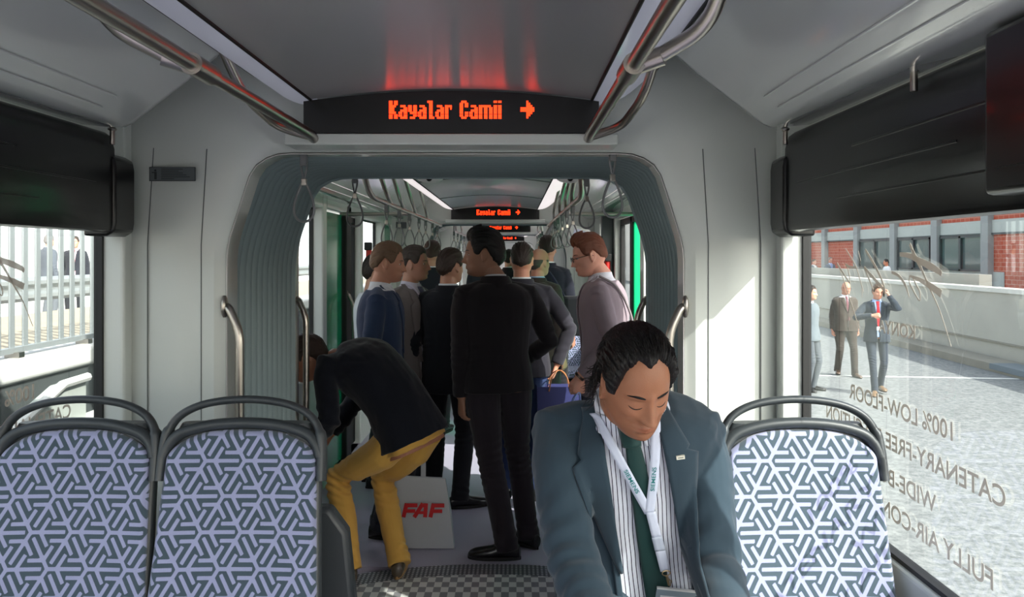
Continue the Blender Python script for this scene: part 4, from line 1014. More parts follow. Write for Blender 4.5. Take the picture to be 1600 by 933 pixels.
def person(loc, rot, label, H=1.76, floor=0.0, pose=None, wear=None, skin=(196,150,125), hair=None, hairc=(40,30,24), vox=0.006, det=1.0, group=None, cat='person', fold=1.0, name='person'):
    ps = dict(pelvis=(0,0,.955), neck=(0,.01,1.475), mid=None, hy=0, sy=0, stilt=0, hw=(-.25,-.02,.84), hl=None, hr=None, pl=(.35,1,0), pr=(-.35,1,0),
              al=(.105,0,.085), ar=(-.105,0,.085), kl=(.1,-1,0), kr=(-.1,-1,0), tl=None, tr=None, yaw=0, pitch=0, roll=0, headoff=(0,-.012,.0), shw=.168,
              curl_l=.6, curl_r=.6, hdl=None, hdr=None, nl=None, nr=None, thl=None, thr=None, fat=1.0, belly=0)
    ps.update(pose or {})
    wr = dict(jacket=(40,42,48), shirt=(225,228,232), trousers=(34,35,40), shoes=(20,18,18), tie=None, hem=-.27, front=None, collar=True, sleeve=1.0)
    wr.update(wear or {})
    S = H/1.76; P = Vector(ps['pelvis']); N = Vector(ps['neck']); mid = Vector(ps['mid']) if ps['mid'] else (P+N)/2+Vector((0, .008, 0))
    WM = Matrix.Translation((loc[0], loc[1], floor)) @ Matrix.Rotation(R(rot), 4, 'Z') @ Matrix.Scale(S, 4)
    hx = Vector((math.cos(R(ps['hy'])), math.sin(R(ps['hy'])), 0)); sx = Vector((math.cos(R(ps['sy'])), math.sin(R(ps['sy'])), math.tan(R(ps['stilt'])))).normalized()
    def spine(t):
        if t < 0: return P + (mid-P).normalized()*t*(N-P).length*0.9
        return P*(1-t)**2 + mid*2*t*(1-t) + N*t*t
    def fr(t):
        tt = max(0.001, min(.999, t)); d = (spine(tt+.02)-spine(tt-.02)).normalized() if t > 0 else (mid-P).normalized()
        a = hx.lerp(sx, max(0, min(1, t))); a = (a-d*a.dot(d)).normalized(); f = d.cross(a)   # points backwards
        return spine(t), d, a, f
    fat = ps['fat']
    PROF = [(-.26, .172, .118), (-.1, .172, .122), (.05, .166, .116), (.25, .150, .106), (.42, .156, .110), (.60, .170, .118), (.75, .180, .116), (.85, .182, .100), (.91, .160, .084), (.96, .105, .070), (1.0, .064, .060)]
    def torso(mb, grow=0.0, t0=-.16, t1=1.0, n=28, flare=0.0):
        rings = []
        for t in np.linspace(t0, t1, 26):
            hw = np.interp(t, [q[0] for q in PROF], [q[1] for q in PROF])*fat + grow; hd = np.interp(t, [q[0] for q in PROF], [q[2] for q in PROF])*fat + grow
            if t < .1 and flare: hw += flare*(.1-t)*.3; hd += flare*(.1-t)*.3
            c, d, a, f = fr(t); be = ps['belly']*math.exp(-((t-.2)/.25)**2); ring = []
            for q in np.linspace(0, 2*math.pi, n, endpoint=False):
                cq, sq = math.cos(q), math.sin(q); ex = 0.85
                ring.append(c + a*(hw*math.copysign(abs(cq)**ex, cq)) + f*((hd+(be if sq < 0 else 0))*math.copysign(abs(sq)**ex, sq)))
            rings.append(ring)
        mb.loft(rings)
    c1, dN, aN, fN = fr(.93); up = dN
    Sh = {}
    for s, k in ((1, 'l'), (-1, 'r')): Sh[k] = N - up*.072 + sx*s*ps['shw'] + fN*0.010
    for k in 'lr':
        if ps.get('sh'+k): Sh[k] = Sh[k] + Vector(ps['sh'+k])
    hands = {}; elb = {}
    dflt = {'l': Vector((.245, -.03, .86)), 'r': Vector((-.245, -.03, .86))}
    for k in 'lr':
        tgt = ps['h'+k]; tgt = Vector(tgt) if tgt else Vector((Sh[k].x+(.06 if k == 'l' else -.06), Sh[k].y-.02, Sh[k].z-.545))
        elb[k], hands[k] = ik(Sh[k], tgt, .295, .262, ps['p'+k])
    hip = {'l': P+hx*.092-Vector((0,0,.03)), 'r': P-hx*.092-Vector((0,0,.03))}; knee = {}; ank = {}
    for k in 'lr': knee[k], ank[k] = ik(hip[k], ps['a'+k], .435, .425, ps['k'+k])
    headR = Matrix.Rotation(R(ps['yaw']), 3, 'Z') @ Matrix.Rotation(R(ps['pitch']), 3, 'X') @ Matrix.Rotation(R(ps['roll']), 3, 'Y')
    HN = N + Vector((0,0,0)); Hc = HN + headR @ Vector((0, -.022, .148)) + Vector(ps['headoff'])
    HM = Matrix.Translation(Hc) @ headR.to_4x4() @ Matrix.Scale(ps.get('hs', .97), 4)
    # ---- body
    body = MB(); torso(body, -.012)
    body.tube([N-up*.05, N+up*.02, Hc + headR @ Vector((0, .022, -.075)), Hc + headR @ Vector((0, .015, -.03))], [.066, .057, .056, .055], 20)
    h = head_mb(int(96*det), int(96*det), .0070 if wr.get('closed') else 0); h.xf(HM); body.add(h.v, h.f)
    for k, s in (('l', 1), ('r', -1)):
        body.tube([Sh[k]-sx*s*.06, Sh[k], Sh[k].lerp(elb[k], .35), elb[k], elb[k].lerp(hands[k], .3), hands[k].lerp(elb[k], .12), hands[k]], [.04, .042, .042, .037, .040, .028, .026], 14)
        d = ps['hd'+k]; d = Vector(d) if d else (hands[k]-elb[k]); nn = ps['n'+k] or (s, .2, 0); th = ps['th'+k] or (0, -1, .1)
        hand(body, hands[k]+(hands[k]-elb[k]).normalized()*.004, d, nn, th, ps['curl_'+k], 0.98)
        body.tube([hip[k]+Vector((0,0,.03)), hip[k].lerp(knee[k], .3), knee[k], knee[k].lerp(ank[k], .3), ank[k]], [.080, .070, .036, .040, .034], 14)
        body.ell(ank[k]+Vector((0, -.02, -.045)), (.026, .05, .024), n=14, m=8)
    V, Nn, Fc = evaluate(body, vox*0.92/1.0, 1 if det <= 1 else 1)
    root = thing(name, label, cat, (loc[0], loc[1], floor), group)
    def wout(nm, V, Fc, mat, parent=root, **kw):
        mb = MB(); A = np.c_[V, np.ones(len(V))] @ np.array(WM).T; mb.v = A[:,:3].tolist(); mb.f = Fc; return mesh_obj(nm, mb, mat, parent, **kw)
    # lip colour and stubble stay with the face
    I4 = (WM @ HM).inverted() @ Matrix.Translation((loc[0], loc[1], floor))
    def region(c, r): return (Matrix.Diagonal((1/r[0], 1/r[1], 1/r[2], 1)) @ Matrix.Translation((-c[0], -c[1], -c[2])) @ I4)
    sb_ = srgb(*skin); regs = []
    if wr.get('stubble'): regs.append((region((0, -.06, -.082), (.064, .07, .042)), (sb_[0]*.50, sb_[1]*.50, sb_[2]*.52, 1), wr['stubble'], .5))
    regs.append((region((0, -.10, -.0640), (.0245, .06, .0105)), (min(1, sb_[0]*.80), sb_[1]*.60, sb_[2]*.60, 1), .65, .35))
    bodyo = wout('body', V, Fc, skin_mat(sb_, mouth=regs))
    bvh_body = BVHTree.FromPolygons(V.tolist(), Fc)
    # ---- eyes and brows
    eb = MB(); br = MB(); lid = MB()
    for s in (-1, 1):
        eb.ell((s*.031, -.0660, .002), (.0125, .0125, .0125), n=20, m=14)
        pts = []
        for t in np.linspace(0, 1, 9):
            x = s*(.014+.036*t); z = .021+.006*math.sin(t*math.pi*.8)-.003*t
            o_ = HM @ Vector((x, -.2, z)); dd = headR @ Vector((0, 1, 0)); hit = bvh_body.ray_cast(o_, dd)
            pts.append(hit[0] if hit[0] else HM @ Vector((x, -.09, z)))
        br.tube(pts, [.0014, .0022, .0026, .0027, .0026, .0023, .0019, .0014, .0008], 8)
        if wr.get('closed'):
            lp = []
            for t in np.linspace(0, 1, 11):
                x = s*(.0175+.028*t); z = -.0035-.0065*math.sin(math.pi*t)**.8; hit = bvh_body.ray_cast(HM @ Vector((x, -.2, z)), headR @ Vector((0, 1, 0))); lp.append(hit[0] if hit[0] else HM @ Vector((x, -.09, z)))
            eb = MB(); eb.tube(lp, [.0004, .0008, .0011, .0012, .0013, .0013, .0013, .0013, .0012, .0009, .0004], 6); wout('eyelashes', np.array(eb.v), eb.f, hair_mat(srgb(*[c*.8 for c in hairc]))); wout('eyebrow', np.array(br.v), br.f, hair_mat(srgb(*[c*.8 for c in hairc]))); eb = MB(); br = MB(); continue
        eb.xf(HM); wout('eye', np.array(eb.v), eb.f, EYE); wout('eyebrow', np.array(br.v), br.f, hair_mat(srgb(*[c*.8 for c in hairc]))); eb = MB(); br = MB()
    lidm = pmat('lid_skin', srgb(*[c*.96 for c in skin]), .5)
    for s in (() if wr.get('closed') else (-1, 1)):
        ir = MB(); g_ = R(wr.get('gaze', -3)); ir.ell((s*.031, -.0660-.0116*math.cos(g_), .002+.0116*math.sin(g_)), (.0054, .0018, .0054), n=16, m=8)
        ir.xf(HM); wout('iris', np.array(ir.v), ir.f, IRIS)
    for s in (() if wr.get('closed') else (-1, 1)):
        lm = MB(); rings = []
        lo = wr.get('lid', 17)
        for e in np.linspace(lo, 95, 8):      # upper lid shell wrapping the eyeball
            rings.append([Vector((s*.031, -.0660, .002)) + Vector((.0136*math.sin(q), -.0136*math.cos(q)*math.cos(R(e)), .0136*math.sin(R(e)))) if False else
                          Vector((s*.031, -.0660, .002)) + Vector((.0138*math.sin(q), -.0138*math.cos(q)*math.cos(R(e)), .0138*math.cos(q)*math.sin(R(e)))) for q in np.linspace(-1.35, 1.35, 15)])
        lm.loft(rings, caps=False, close=False)
        rings = []
        for e in (-95, -70, (wr.get('llid', -21)-70)/2, wr.get('llid', -21)): rings.append([Vector((s*.031, -.0660, .002)) + Vector((.0136*math.sin(q), -.0136*math.cos(q)*math.cos(R(e)), .0136*math.cos(q)*math.sin(R(e)))) for q in np.linspace(-1.35, 1.35, 15)])
        lm.loft(rings, caps=False, close=False)
        lm.xf(HM); wout('eyelid', np.array(lm.v), lm.f, lidm)
    # ---- hair
    hs_ = dict(hair or {}); hb = hair_mb(hs_, int(110*det), int(96*det), seed=int(abs(loc[0]*100)+loc[1]*10)); hb.xf(HM); hmt = hair_mat(srgb(*hairc))
    if not hs_.get('none'): wout('hair', np.array(hb.v), hb.f, hmt, angle=180)
    # ---- trousers
    tr = MB(); torso(tr, .003, -.12, .17)
    for k, s in (('l', 1), ('r', -1)):
        kk, aa = knee[k], ank[k]; g = ps.get('legw', 1.0)
        tr.tube([hip[k]+Vector((0,0,.04)), hip[k].lerp(kk, .25), hip[k].lerp(kk, .7), kk, kk.lerp(aa, .4), kk.lerp(aa, .85), aa+(aa-kk).normalized()*.035], [.098*g*fat, .095*g*fat, .078*g, .068*g, .066*g, .060*g, .062*g], 20)
    V, Nn, Fc = evaluate(tr, vox, 3)
    def folds(V, Nn, joints, amp=.0035, seed=0):
        d = amp*fbm(V*np.array([9, 9, 5]), 3, seed)
        for (J, ax, a, rr, fq) in joints:
            J = np.array(J); ax = np.array(ax); q = V-J; l_ = q@ax; dist = np.linalg.norm(q, axis=1)
            wv = np.sin(l_*fq*.8 + 5.0*fbm(V*6, 2, seed+5))*(.55+.6*fbm(V*9, 1, seed+8)); d += a*np.exp(-(dist/rr)**2)*wv
        return V + Nn*d[:,None]
    jt = []
    for k in 'lr':
        jt.append((knee[k], (ank[k]-hip[k]).normalized(), .0055*fold, .13, 190)); jt.append((ank[k]+Vector((0,0,.03)), (ank[k]-knee[k]).normalized(), .005*fold, .07, 170))
    V = folds(V, Nn, jt, .004*fold, 3)
    wout('trousers', V, Fc, wr['trousers'] if not isinstance(wr['trousers'], tuple) else cmat(wr['trousers'], 'trouser_cloth'), angle=180)
    # ---- shoes
    for k, s in (('l', 1), ('r', -1)):
        t = ps['t'+k]; aa = ank[k]; fd = Vector(t) if t else Vector((s*.22, -1, 0)); fd.z = fd.z; fd.normalize(); sd2 = fd.cross(Vector((0,0,1))).normalized(); uu = sd2.cross(fd)
        rings = []; base = aa - Vector((0,0,.085)) if not t or abs(fd.z) < .05 else aa - uu*.085
        for a, wd, hh in ((-.075, .012, .045), (-.070, .028, .065), (-.04, .034, .088), (0, .036, .095), (.035, .037, .082), (.08, .043, .06), (.13, .048, .05), (.17, .044, .042), (.195, .03, .032), (.205, .01, .02)):
            rings.append([base + fd*a + sd2*(wd*math.copysign(abs(math.cos(q))**.8, math.cos(q))) + uu*(.010+hh*.5+hh*.5*math.sin(q)) for q in np.linspace(0, 2*math.pi, 20, endpoint=False)])
        mb = MB(); mb.loft(rings); wout('shoe', np.array([tuple(v) for v in mb.v]), mb.f, wr['shoes'] if not isinstance(wr['shoes'], tuple) else pmat('shoe_leather', srgb(*wr['shoes']), .3, coat=.3))
        rings = []
        for z_ in (0, .018): rings.append([base + fd*(.065+.143*math.cos(q)) + sd2*((.040+.010*math.cos(q))*math.sin(q)) + uu*z_ for q in np.linspace(0, 2*math.pi, 28, endpoint=False)])
        mb = MB(); mb.loft(rings); wout('sole', np.array([tuple(v) for v in mb.v]), mb.f, pmat('sole', srgb(*wr.get('sole', (24,22,22))), .7))
    # ---- shirt
    collar_pts = lambda r, h, back: None
    if wr['collar'] or wr['front']:
        sb = MB()
        if wr['front']: torso(sb, .009, -.10, 1.0); sb.tube([Sh['l']-sx*.04, Sh['r']+sx*.04], .020, 12)
        # collar band
        rings = []
        for hh, rr in ((-.03, .078), (0.0, .070), (.014, .066), (.026, .0650)):
            c = N + up*hh + (Hc-N).normalized()*max(0, hh)*.4
            rings.append([c + sx*(rr*math.cos(q)) + fN*(rr*.98*math.sin(q)-.0) - Vector((0,0,1))*(.016*max(0, -math.sin(q))**1.5) for q in np.linspace(0, 2*math.pi, 32, endpoint=False)])
        inner = [[c_ + (r_c - c_)*.92 for c_ in ring] if False else [p_ for p_ in ring] for ring, r_c in zip(rings, rings)]
        sb2 = MB(); sb2.loft(rings, caps=True)
        sb.add(sb2.v, sb2.f)
        if wr['front']:
            V, Nn, Fc = evaluate(sb, vox*.8, 2); V = folds(V, Nn, [], .0025, 9)
        else: V, Nn, Fc = evaluate(sb, vox*.8, 1)
        so = wout('shirt', V, Fc, wr['shirt'] if not isinstance(wr['shirt'], tuple) else cmat(wr['shirt'], 'shirt_cloth'), angle=180)
        bvh_shirt = BVHTree.FromPolygons(V.tolist(), Fc)
    # ---- jacket
    jb = MB(); torso(jb, wr.get('jgrow', .020), wr['hem'], .97, 32, flare=.06)
    hemv = wr['hem']
    for k, s in (('l', 1), ('r', -1)):
        a0 = Sh[k]; e = elb[k]; h_ = hands[k]; g = wr['sleeve']
        jb.tube([N-up*.028+sx*s*.045+fN*.01, N-up*.046+sx*s*.10+fN*.012, a0+up*.006-sx*s*.010, a0-up*.03+sx*s*.012], [.040, .047, .052, .052], 14)
        fe = h_.lerp(e, .05)
        jb.tube([a0-sx*s*.07-up*.02, a0-sx*s*.005-up*.004, a0.lerp(e, .3), a0.lerp(e, .75), e, e.lerp(h_, .3), e.lerp(h_, .75), fe], [.060*g, .062*g, .061*g, .056*g, .055*g, .052*g, .046*g, .043*g], 20)
    V, Nn, Fc = evaluate(jb, vox, max(4, int(.045/vox)))
    jt = []
    for k in 'lr':
        jt.append((elb[k], (hands[k]-Sh[k]).normalized(), .005*fold, .10, 150)); jt.append((Sh[k]-up*.09, (elb[k]-Sh[k]).normalized(), .003*fold, .09, 110))
        jt.append((elb[k].lerp(hands[k], .6), (hands[k]-elb[k]).normalized(), .0035*fold, .09, 130))
    V = folds(V, Nn, jt, .0045*fold, 11)
    bvh_j = BVHTree.FromPolygons(V.tolist(), Fc)
    jm = wr['jacket'] if not isinstance(wr['jacket'], tuple) else cmat(wr['jacket'], 'jacket_cloth')
    c0 = np.array(N); upv = np.array((N-P).normalized()); sxv = np.array((sx-Vector(upv)*sx.dot(Vector(upv))).normalized()); fv = np.cross(upv, sxv)*1.0
    if np.dot(fv, np.array(fN)) > 0: fv = -fv             # fv: forwards
    q = V-c0; U_, W_, Fd = q@sxv, q@upv, q@fv
    ob = None
    if wr['front']:
        vy, wtop, wbot, open_ = wr['front']      # depth of the V, half width at top, half width at its foot, half width of the opening below
        W2 = np.clip(-W_/vy, 0, 1); lim = np.where(-W_ < vy, wtop+(wbot-wtop)*W2, open_ + (wr.get('sweep', 0))*np.clip((-W_-vy), 0, 1))
        Uc = U_-wr.get('cx', 0)-wr.get('lean', 0)*(-W_); near_ = (Fd > 0) & (W_ < .05) & (np.abs(np.abs(Uc)-lim) < vox*.9)
        V = V + np.where(near_, np.sign(Uc)*(lim-np.abs(Uc)), 0)[:,None]*sxv; U_ = (V-c0)@sxv; lim = lim-1e-4
        cut = (Fd > .0) & (np.abs(U_-wr.get('cx', 0)-wr.get('lean', 0)*(-W_)) < lim) & (W_ < .05) & (-W_ > -0.05)
        Fk = [f_ for f_ in Fc if not all(cut[i] for i in f_)]
        used_ = sorted({i for f_ in Fk for i in f_}); mp_ = {o_: n_ for n_, o_ in enumerate(used_)}
        jo = wout('jacket', V[used_], [tuple(mp_[i] for i in f_) for f_ in Fk], jm, angle=180)
        so_ = jo.modifiers.new('solid', 'SOLIDIFY'); so_.thickness = .004; so_.offset = -1
    else: jo = wout('jacket', V, Fc, jm, angle=180)
    FD = Vector(fv); UP = Vector(upv); SX = Vector(sxv)
    def patch(nm, lf, rf, v0, v1, off, thick, mat, nv=40, nu=8, bvh=bvh_j, parent=root, curl=0.0, alt=None):
        rows = []; last = None
        for v in np.linspace(v0, v1, nv):
            row = []
            for u in np.linspace(lf(v), rf(v), nu):
                o_ = N + UP*(-v) + SX*u + FD*.5; hit = None
                best = None
                for b_ in ([bvh]+([alt] if alt else [])):
                    h1 = b_.ray_cast(o_, -FD)
                    if h1[0] is not None and (h1[3] < .75) and (best is None or h1[3] < best[3]): best = h1
                d_ = best[3] if best else None
                row.append(d_)
            rows.append(row)
        A = np.array([[np.nan if d_ is None else d_ for d_ in r_] for r_ in rows], dtype=float)
        for i in range(A.shape[0]):
            ok = ~np.isnan(A[i])
            if ok.any(): A[i] = np.interp(np.arange(nu), np.arange(nu)[ok], A[i][ok])
            elif i: A[i] = A[i-1]
        for i in range(A.shape[0]-2, -1, -1):
            if np.isnan(A[i]).all(): A[i] = A[i+1]
        for _ in range(2): A[1:-1] = (A[:-2]+A[1:-1]*2+A[2:])/4
        verts = []
        for i, v in enumerate(np.linspace(v0, v1, nv)):
            for j, u in enumerate(np.linspace(lf(v), rf(v), nu)):
                verts.append(N + UP*(-v) + SX*u + FD*(.5-A[i,j]+off+curl*math.sin(math.pi*j/(nu-1))))
        Fp = [(i*nu+j, i*nu+j+1, (i+1)*nu+j+1, (i+1)*nu+j) for i in range(nv-1) for j in range(nu-1)]
        ob_ = wout(nm, np.array([tuple(p_) for p_ in verts]), Fp, mat, parent, angle=60)
        sd_ = ob_.modifiers.new('solid', 'SOLIDIFY'); sd_.thickness = thick; sd_.offset = 1 if False else 0
        return ob_
    info = dict(root=root, N=N, UP=UP, SX=SX, FD=FD, WM=WM, HM=HM, headR=headR, Hc=Hc, patch=patch, wout=wout, jm=jm, hands=hands, elb=elb, bvh_j=bvh_j, P=P, hmt=hmt, bvh_body=bvh_body, jo=jo, bvh_s=bvh_shirt if (wr['collar'] or wr['front']) else None)
    if wr['front'] and not wr.get('nolapel'):
        vy, wtop, wbot, open_ = wr['front']; cx = wr.get('cx', 0); le = wr.get('lean', 0)
        for s in (-1, 1):
            inner = lambda v, s=s: cx+le*v + s*(wtop+(wbot-wtop)*min(1, max(0, v/vy)) - .009)
            def outer(v, s=s):
                t_ = v/vy; wd_ = (.034+.026*max(0, t_)/.2) if t_ < .2 else (.034+.042*(t_-.2)/.05 if t_ < .25 else (.070*(1-(t_-.25)/.75)**.85+.006)); return inner(v)+s*wd_
            lm_ = lambda v, s=s: cx+le*v+s*(open_+wr.get('sweep', 0)*max(0, v-vy)-.007)
            patch('front_edge', lm_, lambda v, s=s: lm_(v)+s*.014, vy-.03, .60 if wr['hem'] < -.15 else .50, .003, .005, jm, nv=40, nu=4)
            patch('lapel', inner, outer, -.015, vy, .006, .004, jm, curl=.004)
        # collar of the shirt, two points
        sm = wr['shirt'] if not isinstance(wr['shirt'], tuple) else cmat(wr['shirt'], 'shirt_cloth')
        for s in (-1, 1):
            patch('shirt_collar_point', lambda v, s=s: cx+s*(.012+.02*v/.06), lambda v, s=s: cx+s*(.062-.014*(v/.07)), -.012, .058, .007, .003, sm, nv=12, nu=6, bvh=bvh_shirt)
        if wr['tie']:
            tm = cmat(wr['tie'], 'tie_silk', rough=.5, sheen=.3)
            patch('tie', lambda v: cx+le*v-(.014+.02*max(0, v-.05)**.5*1.2), lambda v: cx+le*v+(.014+.02*max(0, v-.05)**.5*1.2), .035, .44, .008, .004, tm, bvh=bvh_shirt, curl=.003)
            patch('tie_knot', lambda v: cx-(.024-.12*(v-.005)), lambda v: cx+(.024-.12*(v-.005)), .005, .055, .013, .010, tm, nv=10, bvh=bvh_shirt, curl=.007)
    elif not wr['front'] and wr.get('jcollar', True):
        rings = []
        for hh, rr in ((-.045, .105), (-.012, .092), (.014, .082), (.018, .077), (-.01, .079)):
            c = N + up*hh + (Hc-N).normalized()*max(0, hh)*.4
            rings.append([c + sx*(rr*math.cos(q_)) + fN*(rr*.98*math.sin(q_)+.004) - up*(.055*max(0, -math.sin(q_))**1.2) for q_ in np.linspace(0, 2*math.pi, 40, endpoint=False)])
        mb = MB(); mb.loft(rings, caps=False); wout('jacket_collar', np.array([tuple(v) for v in mb.v]), mb.f, jm)
    return info
EYE = pmat('eye_white', srgb(215,208,200), .25); IRIS = pmat('iris', srgb(40,26,18), .2)
# ================================================================ THE PEOPLE, ONE BY ONE
def wl(loc, rot, H, floor):
    Mi = (Matrix.Translation((loc[0], loc[1], floor)) @ Matrix.Rotation(R(rot), 4, 'Z') @ Matrix.Scale(H/1.76, 4)).inverted()
    return (lambda x, y, z: tuple(Mi @ Vector((x, y, z)))), (lambda x, y, z: tuple(Mi.to_3x3() @ Vector((x, y, z))))
# ---- the seated man in the foreground
def stripes():
    m = cloth('striped_shirt', srgb(214,218,230), bump=.1); n = m.node_tree.nodes; l = m.node_tree.links
    tc = n.new('ShaderNodeTexCoord'); sx = n.new('ShaderNodeSeparateXYZ'); l.new(tc.outputs['Object'], sx.inputs[0])
    nz = n.new('ShaderNodeTexNoise'); nz.inputs['Scale'].default_value = 9; l.new(tc.outputs['Object'], nz.inputs[0])
    ad = n.new('ShaderNodeMath'); ad.operation = 'MULTIPLY_ADD'; ad.inputs[1].default_value = 0.006; l.new(nz.outputs[0], ad.inputs[0]); l.new(sx.outputs[0], ad.inputs[2])
    tl = n.new('ShaderNodeMath'); tl.operation = 'MULTIPLY_ADD'; tl.inputs[1].default_value = 0.10; l.new(sx.outputs[2], tl.inputs[0]); l.new(ad.outputs[0], tl.inputs[2])
    ml = n.new('ShaderNodeMath'); ml.operation = 'MULTIPLY'; ml.inputs[1].default_value = 1/0.0098; l.new(tl.outputs[0], ml.inputs[0])
    fr = n.new('ShaderNodeMath'); fr.operation = 'FRACT'; l.new(ml.outputs[0], fr.inputs[0])
    gt = n.new('ShaderNodeMath'); gt.operation = 'LESS_THAN'; gt.inputs[1].default_value = 0.20; l.new(fr.outputs[0], gt.inputs[0])
    mx = n.new('ShaderNodeMixRGB'); mx.inputs[1].default_value = srgb(220,223,234); mx.inputs[2].default_value = srgb(38,38,62); l.new(gt.outputs[0], mx.inputs[0]); l.new(mx.outputs[0], n['Principled BSDF'].inputs['Base Color'])
    return m
HF = .26; hl = (.53, 1.93); HH = 1.80; w_, v_ = wl(hl, 0, HH, HF)
suit = cloth('blue_grey_suit', srgb(43,59,70), rough=.8, sheen=.2, weave=1500)
hero = person(hl, 0, 'seated man in a blue-grey suit and green tie, looking down, with a lanyard', H=HH, floor=HF, vox=.0035, det=2.0, skin=(158,106,78), hairc=(17,14,14), fold=1.8,
    pose=dict(pelvis=w_(.53, 1.95, .80), neck=w_(.466, 1.865, 1.285), mid=w_(.515, 1.975, 1.08), hl=w_(.64, 1.52, .86), hr=w_(.40, 1.50, .85), pl=(.05, .5, -.8), pr=(-.30, .5, -.8),
              hs=.92, al=w_(.65, 1.52, .345), ar=w_(.42, 1.52, .345), kl=(.1,-.7,.7), kr=(-.1,-.7,.7), yaw=16, pitch=27, roll=-4, headoff=v_(-.004, -.02, -.048), shw=.172, curl_l=.9, curl_r=.9, fat=1.02),
    wear=dict(jacket=suit, trousers=suit, shirt=stripes(), front=(.34, .070, .078, .082), lean=.05, sweep=.06, tie=(14,52,50), shoes=(22,20,20), hem=-.10, stubble=.35, closed=True, sleeve=1.0),
    hair=dict(th=.016, top=.007, front=.080, recede=.012, temple=.068, edge=.12, jag=.0015, side=-.004, ear=.018, nape=-.095, noise=.0045, fr=7))
def hero_extras(h):
    WM, HM, root, patch, wout = h['WM'], h['HM'], h['root'], h['patch'], h['wout']
    # loose strands: combed back over the skull and curling out at the nape
    mb = MB(); r_ = random.Random(3)
    for i in range(1500):
        a = r_.uniform(-1.35, 1.35); back = r_.random(); P0 = []
        el = r_.uniform(.85, 1.3)
        th = el; x = math.sin(a)*math.cos(th); y = -math.cos(a)*math.cos(th)*(1-back*1.2); z = math.sin(th)
        d = Vector((x, y, z)).normalized(); L = r_.uniform(.05, .10); n_ = 8; off = r_.uniform(.019, .0265)
        flow = Vector((d.x*.25, 1.0, -.25)); 
        for k in range(n_):
            p = Vector(head_base(np.array([d[:]]))[0]); P0.append(p + p.normalized()*(off+.002*math.sin(k*.9+i)))
            f = flow - d*flow.dot(d); 
            if d.y > .3: f = Vector((d.x*.2, .2, -1)) - d*Vector((d.x*.2, .2, -1)).dot(d)
            d = (d + f.normalized()*L/n_/.10).normalized()
        mb.tube(P0, [.0004, .0009, .0011, .0012, .0012, .0011, .0009, .0003], 4)
    for i in range(200):      # nape and side locks, longer and curling outwards
        s = 1 if i % 3 == 0 else -1; a = r_.uniform(1.75, 3.0)*s; z0 = r_.uniform(-.35, .35); d = Vector((math.sin(a)*math.cos(z0), -math.cos(a)*math.cos(z0), math.sin(z0))).normalized()
        p = Vector(head_base(np.array([d[:]]))[0]); o_ = Vector((d.x, d.y, 0)).normalized(); p = p+o_*.016; L = r_.uniform(.04, .085); P0 = []; cu = r_.uniform(.3, 1.6)
        for k in range(9):
            t = k/8; P0.append(p + Vector((0,0,-1))*L*(t-.35*t*t*cu*.5) + o_*(.006*t+.012*t*t*t*cu) + Vector((.007*t*math.sin(i*.3+t*5), .007*t*math.cos(i*.2+t*4), .004*math.sin(t*6+i*.2))))
        mb.tube(P0, [.0006, .0009, .0010, .0010, .0010, .0009, .0008, .0006, .0002], 4)
    mb.xf(HM); wout('loose_hair', np.array(mb.v), mb.f, h['hmt'], angle=180)
    # lanyard
    lan = cloth('lanyard_ribbon', srgb(196,202,220), rough=.6); tw = .0105
    jx, jv = .020, .205
    for s, u0 in ((-1, -.070), (1, .066)):
        f = lambda v, u0=u0: u0 + (jx-u0)*max(0, (v+.01)/(jv+.01))**.92
        patch('lanyard', lambda v: f(v)-tw, lambda v: f(v)+tw, -.01, jv, .016, .0015, lan, nv=36, nu=4, bvh=h['bvh_s'])
    f2 = lambda v: jx+.003+(v-jv)*.13
    patch('lanyard_join', lambda v: f2(v)-tw, lambda v: f2(v)+tw, jv-.006, jv+.058, .020, .003, lan, nv=10, nu=4, bvh=h['bvh_s'])
    bk = pmat('buckle_plastic', srgb(172,180,196), .35)
    patch('lanyard_buckle', lambda v: f2(v)-.0115, lambda v: f2(v)+.0115, jv+.058, jv+.092, .022, .006, bk, nv=8, nu=4, bvh=h['bvh_s'])
    patch('lanyard_end', lambda v: f2(v)-.011, lambda v: f2(v)+.011, jv+.092, jv+.142, .021, .003, lan, nv=8, nu=4, bvh=h['bvh_s'])
    N, UP, SX, FD = h['N'], h['UP'], h['SX'], h['FD']
    def onf(u, v, off):
        o_ = N + UP*(-v) + SX*u + FD*.5; q = h['bvh_s'].ray_cast(o_, -FD); return (q[0] if q[0] else o_-FD*.38) + FD*off
    c = onf(f2(jv+.15), jv+.150, .022); mb = MB()
    mb.tube([c+SX*(.009*math.cos(a))+UP*(.006*math.sin(a)+.004) for a in np.linspace(0, 6.3, 16)], .0013, 6, caps=False)
    mb.tube([c-UP*.002, c-UP*.012+SX*.002, c-UP*.026+SX*.003], [.0028, .0036, .0022], 8)
    mb.tube([c-UP*.010+SX*.004, c-UP*.016+SX*.009, c-UP*.028+SX*.006], .0014, 6); wout('lanyard_clasp', np.array([tuple(p) for p in mb.v]), mb.f, pmat('brass_clasp', srgb(190,165,130), .3, metal=.9))
    bc = c - UP*.066 + SX*.012 + FD*.006; Rr = Matrix.Rotation(R(-14), 3, FD)
    def card(hw, hh, dz, th):
        mb = MB(); a = Rr @ SX; b = Rr @ UP; rings = []
        for q in (0, th): rings.append([bc+a*x*hw+b*z*hh+FD*(dz+q) for x, z in ((-1,-1),(1,-1),(1,1),(-1,1))])
        mb.loft(rings); return np.array([tuple(p) for p in mb.v]), mb.f
    V, Fc = card(.046, .034, 0, .0025); bo = wout('badge_holder', V, Fc, pmat('clear_plastic', srgb(150,165,175), .12, coat=.8), smooth=False)
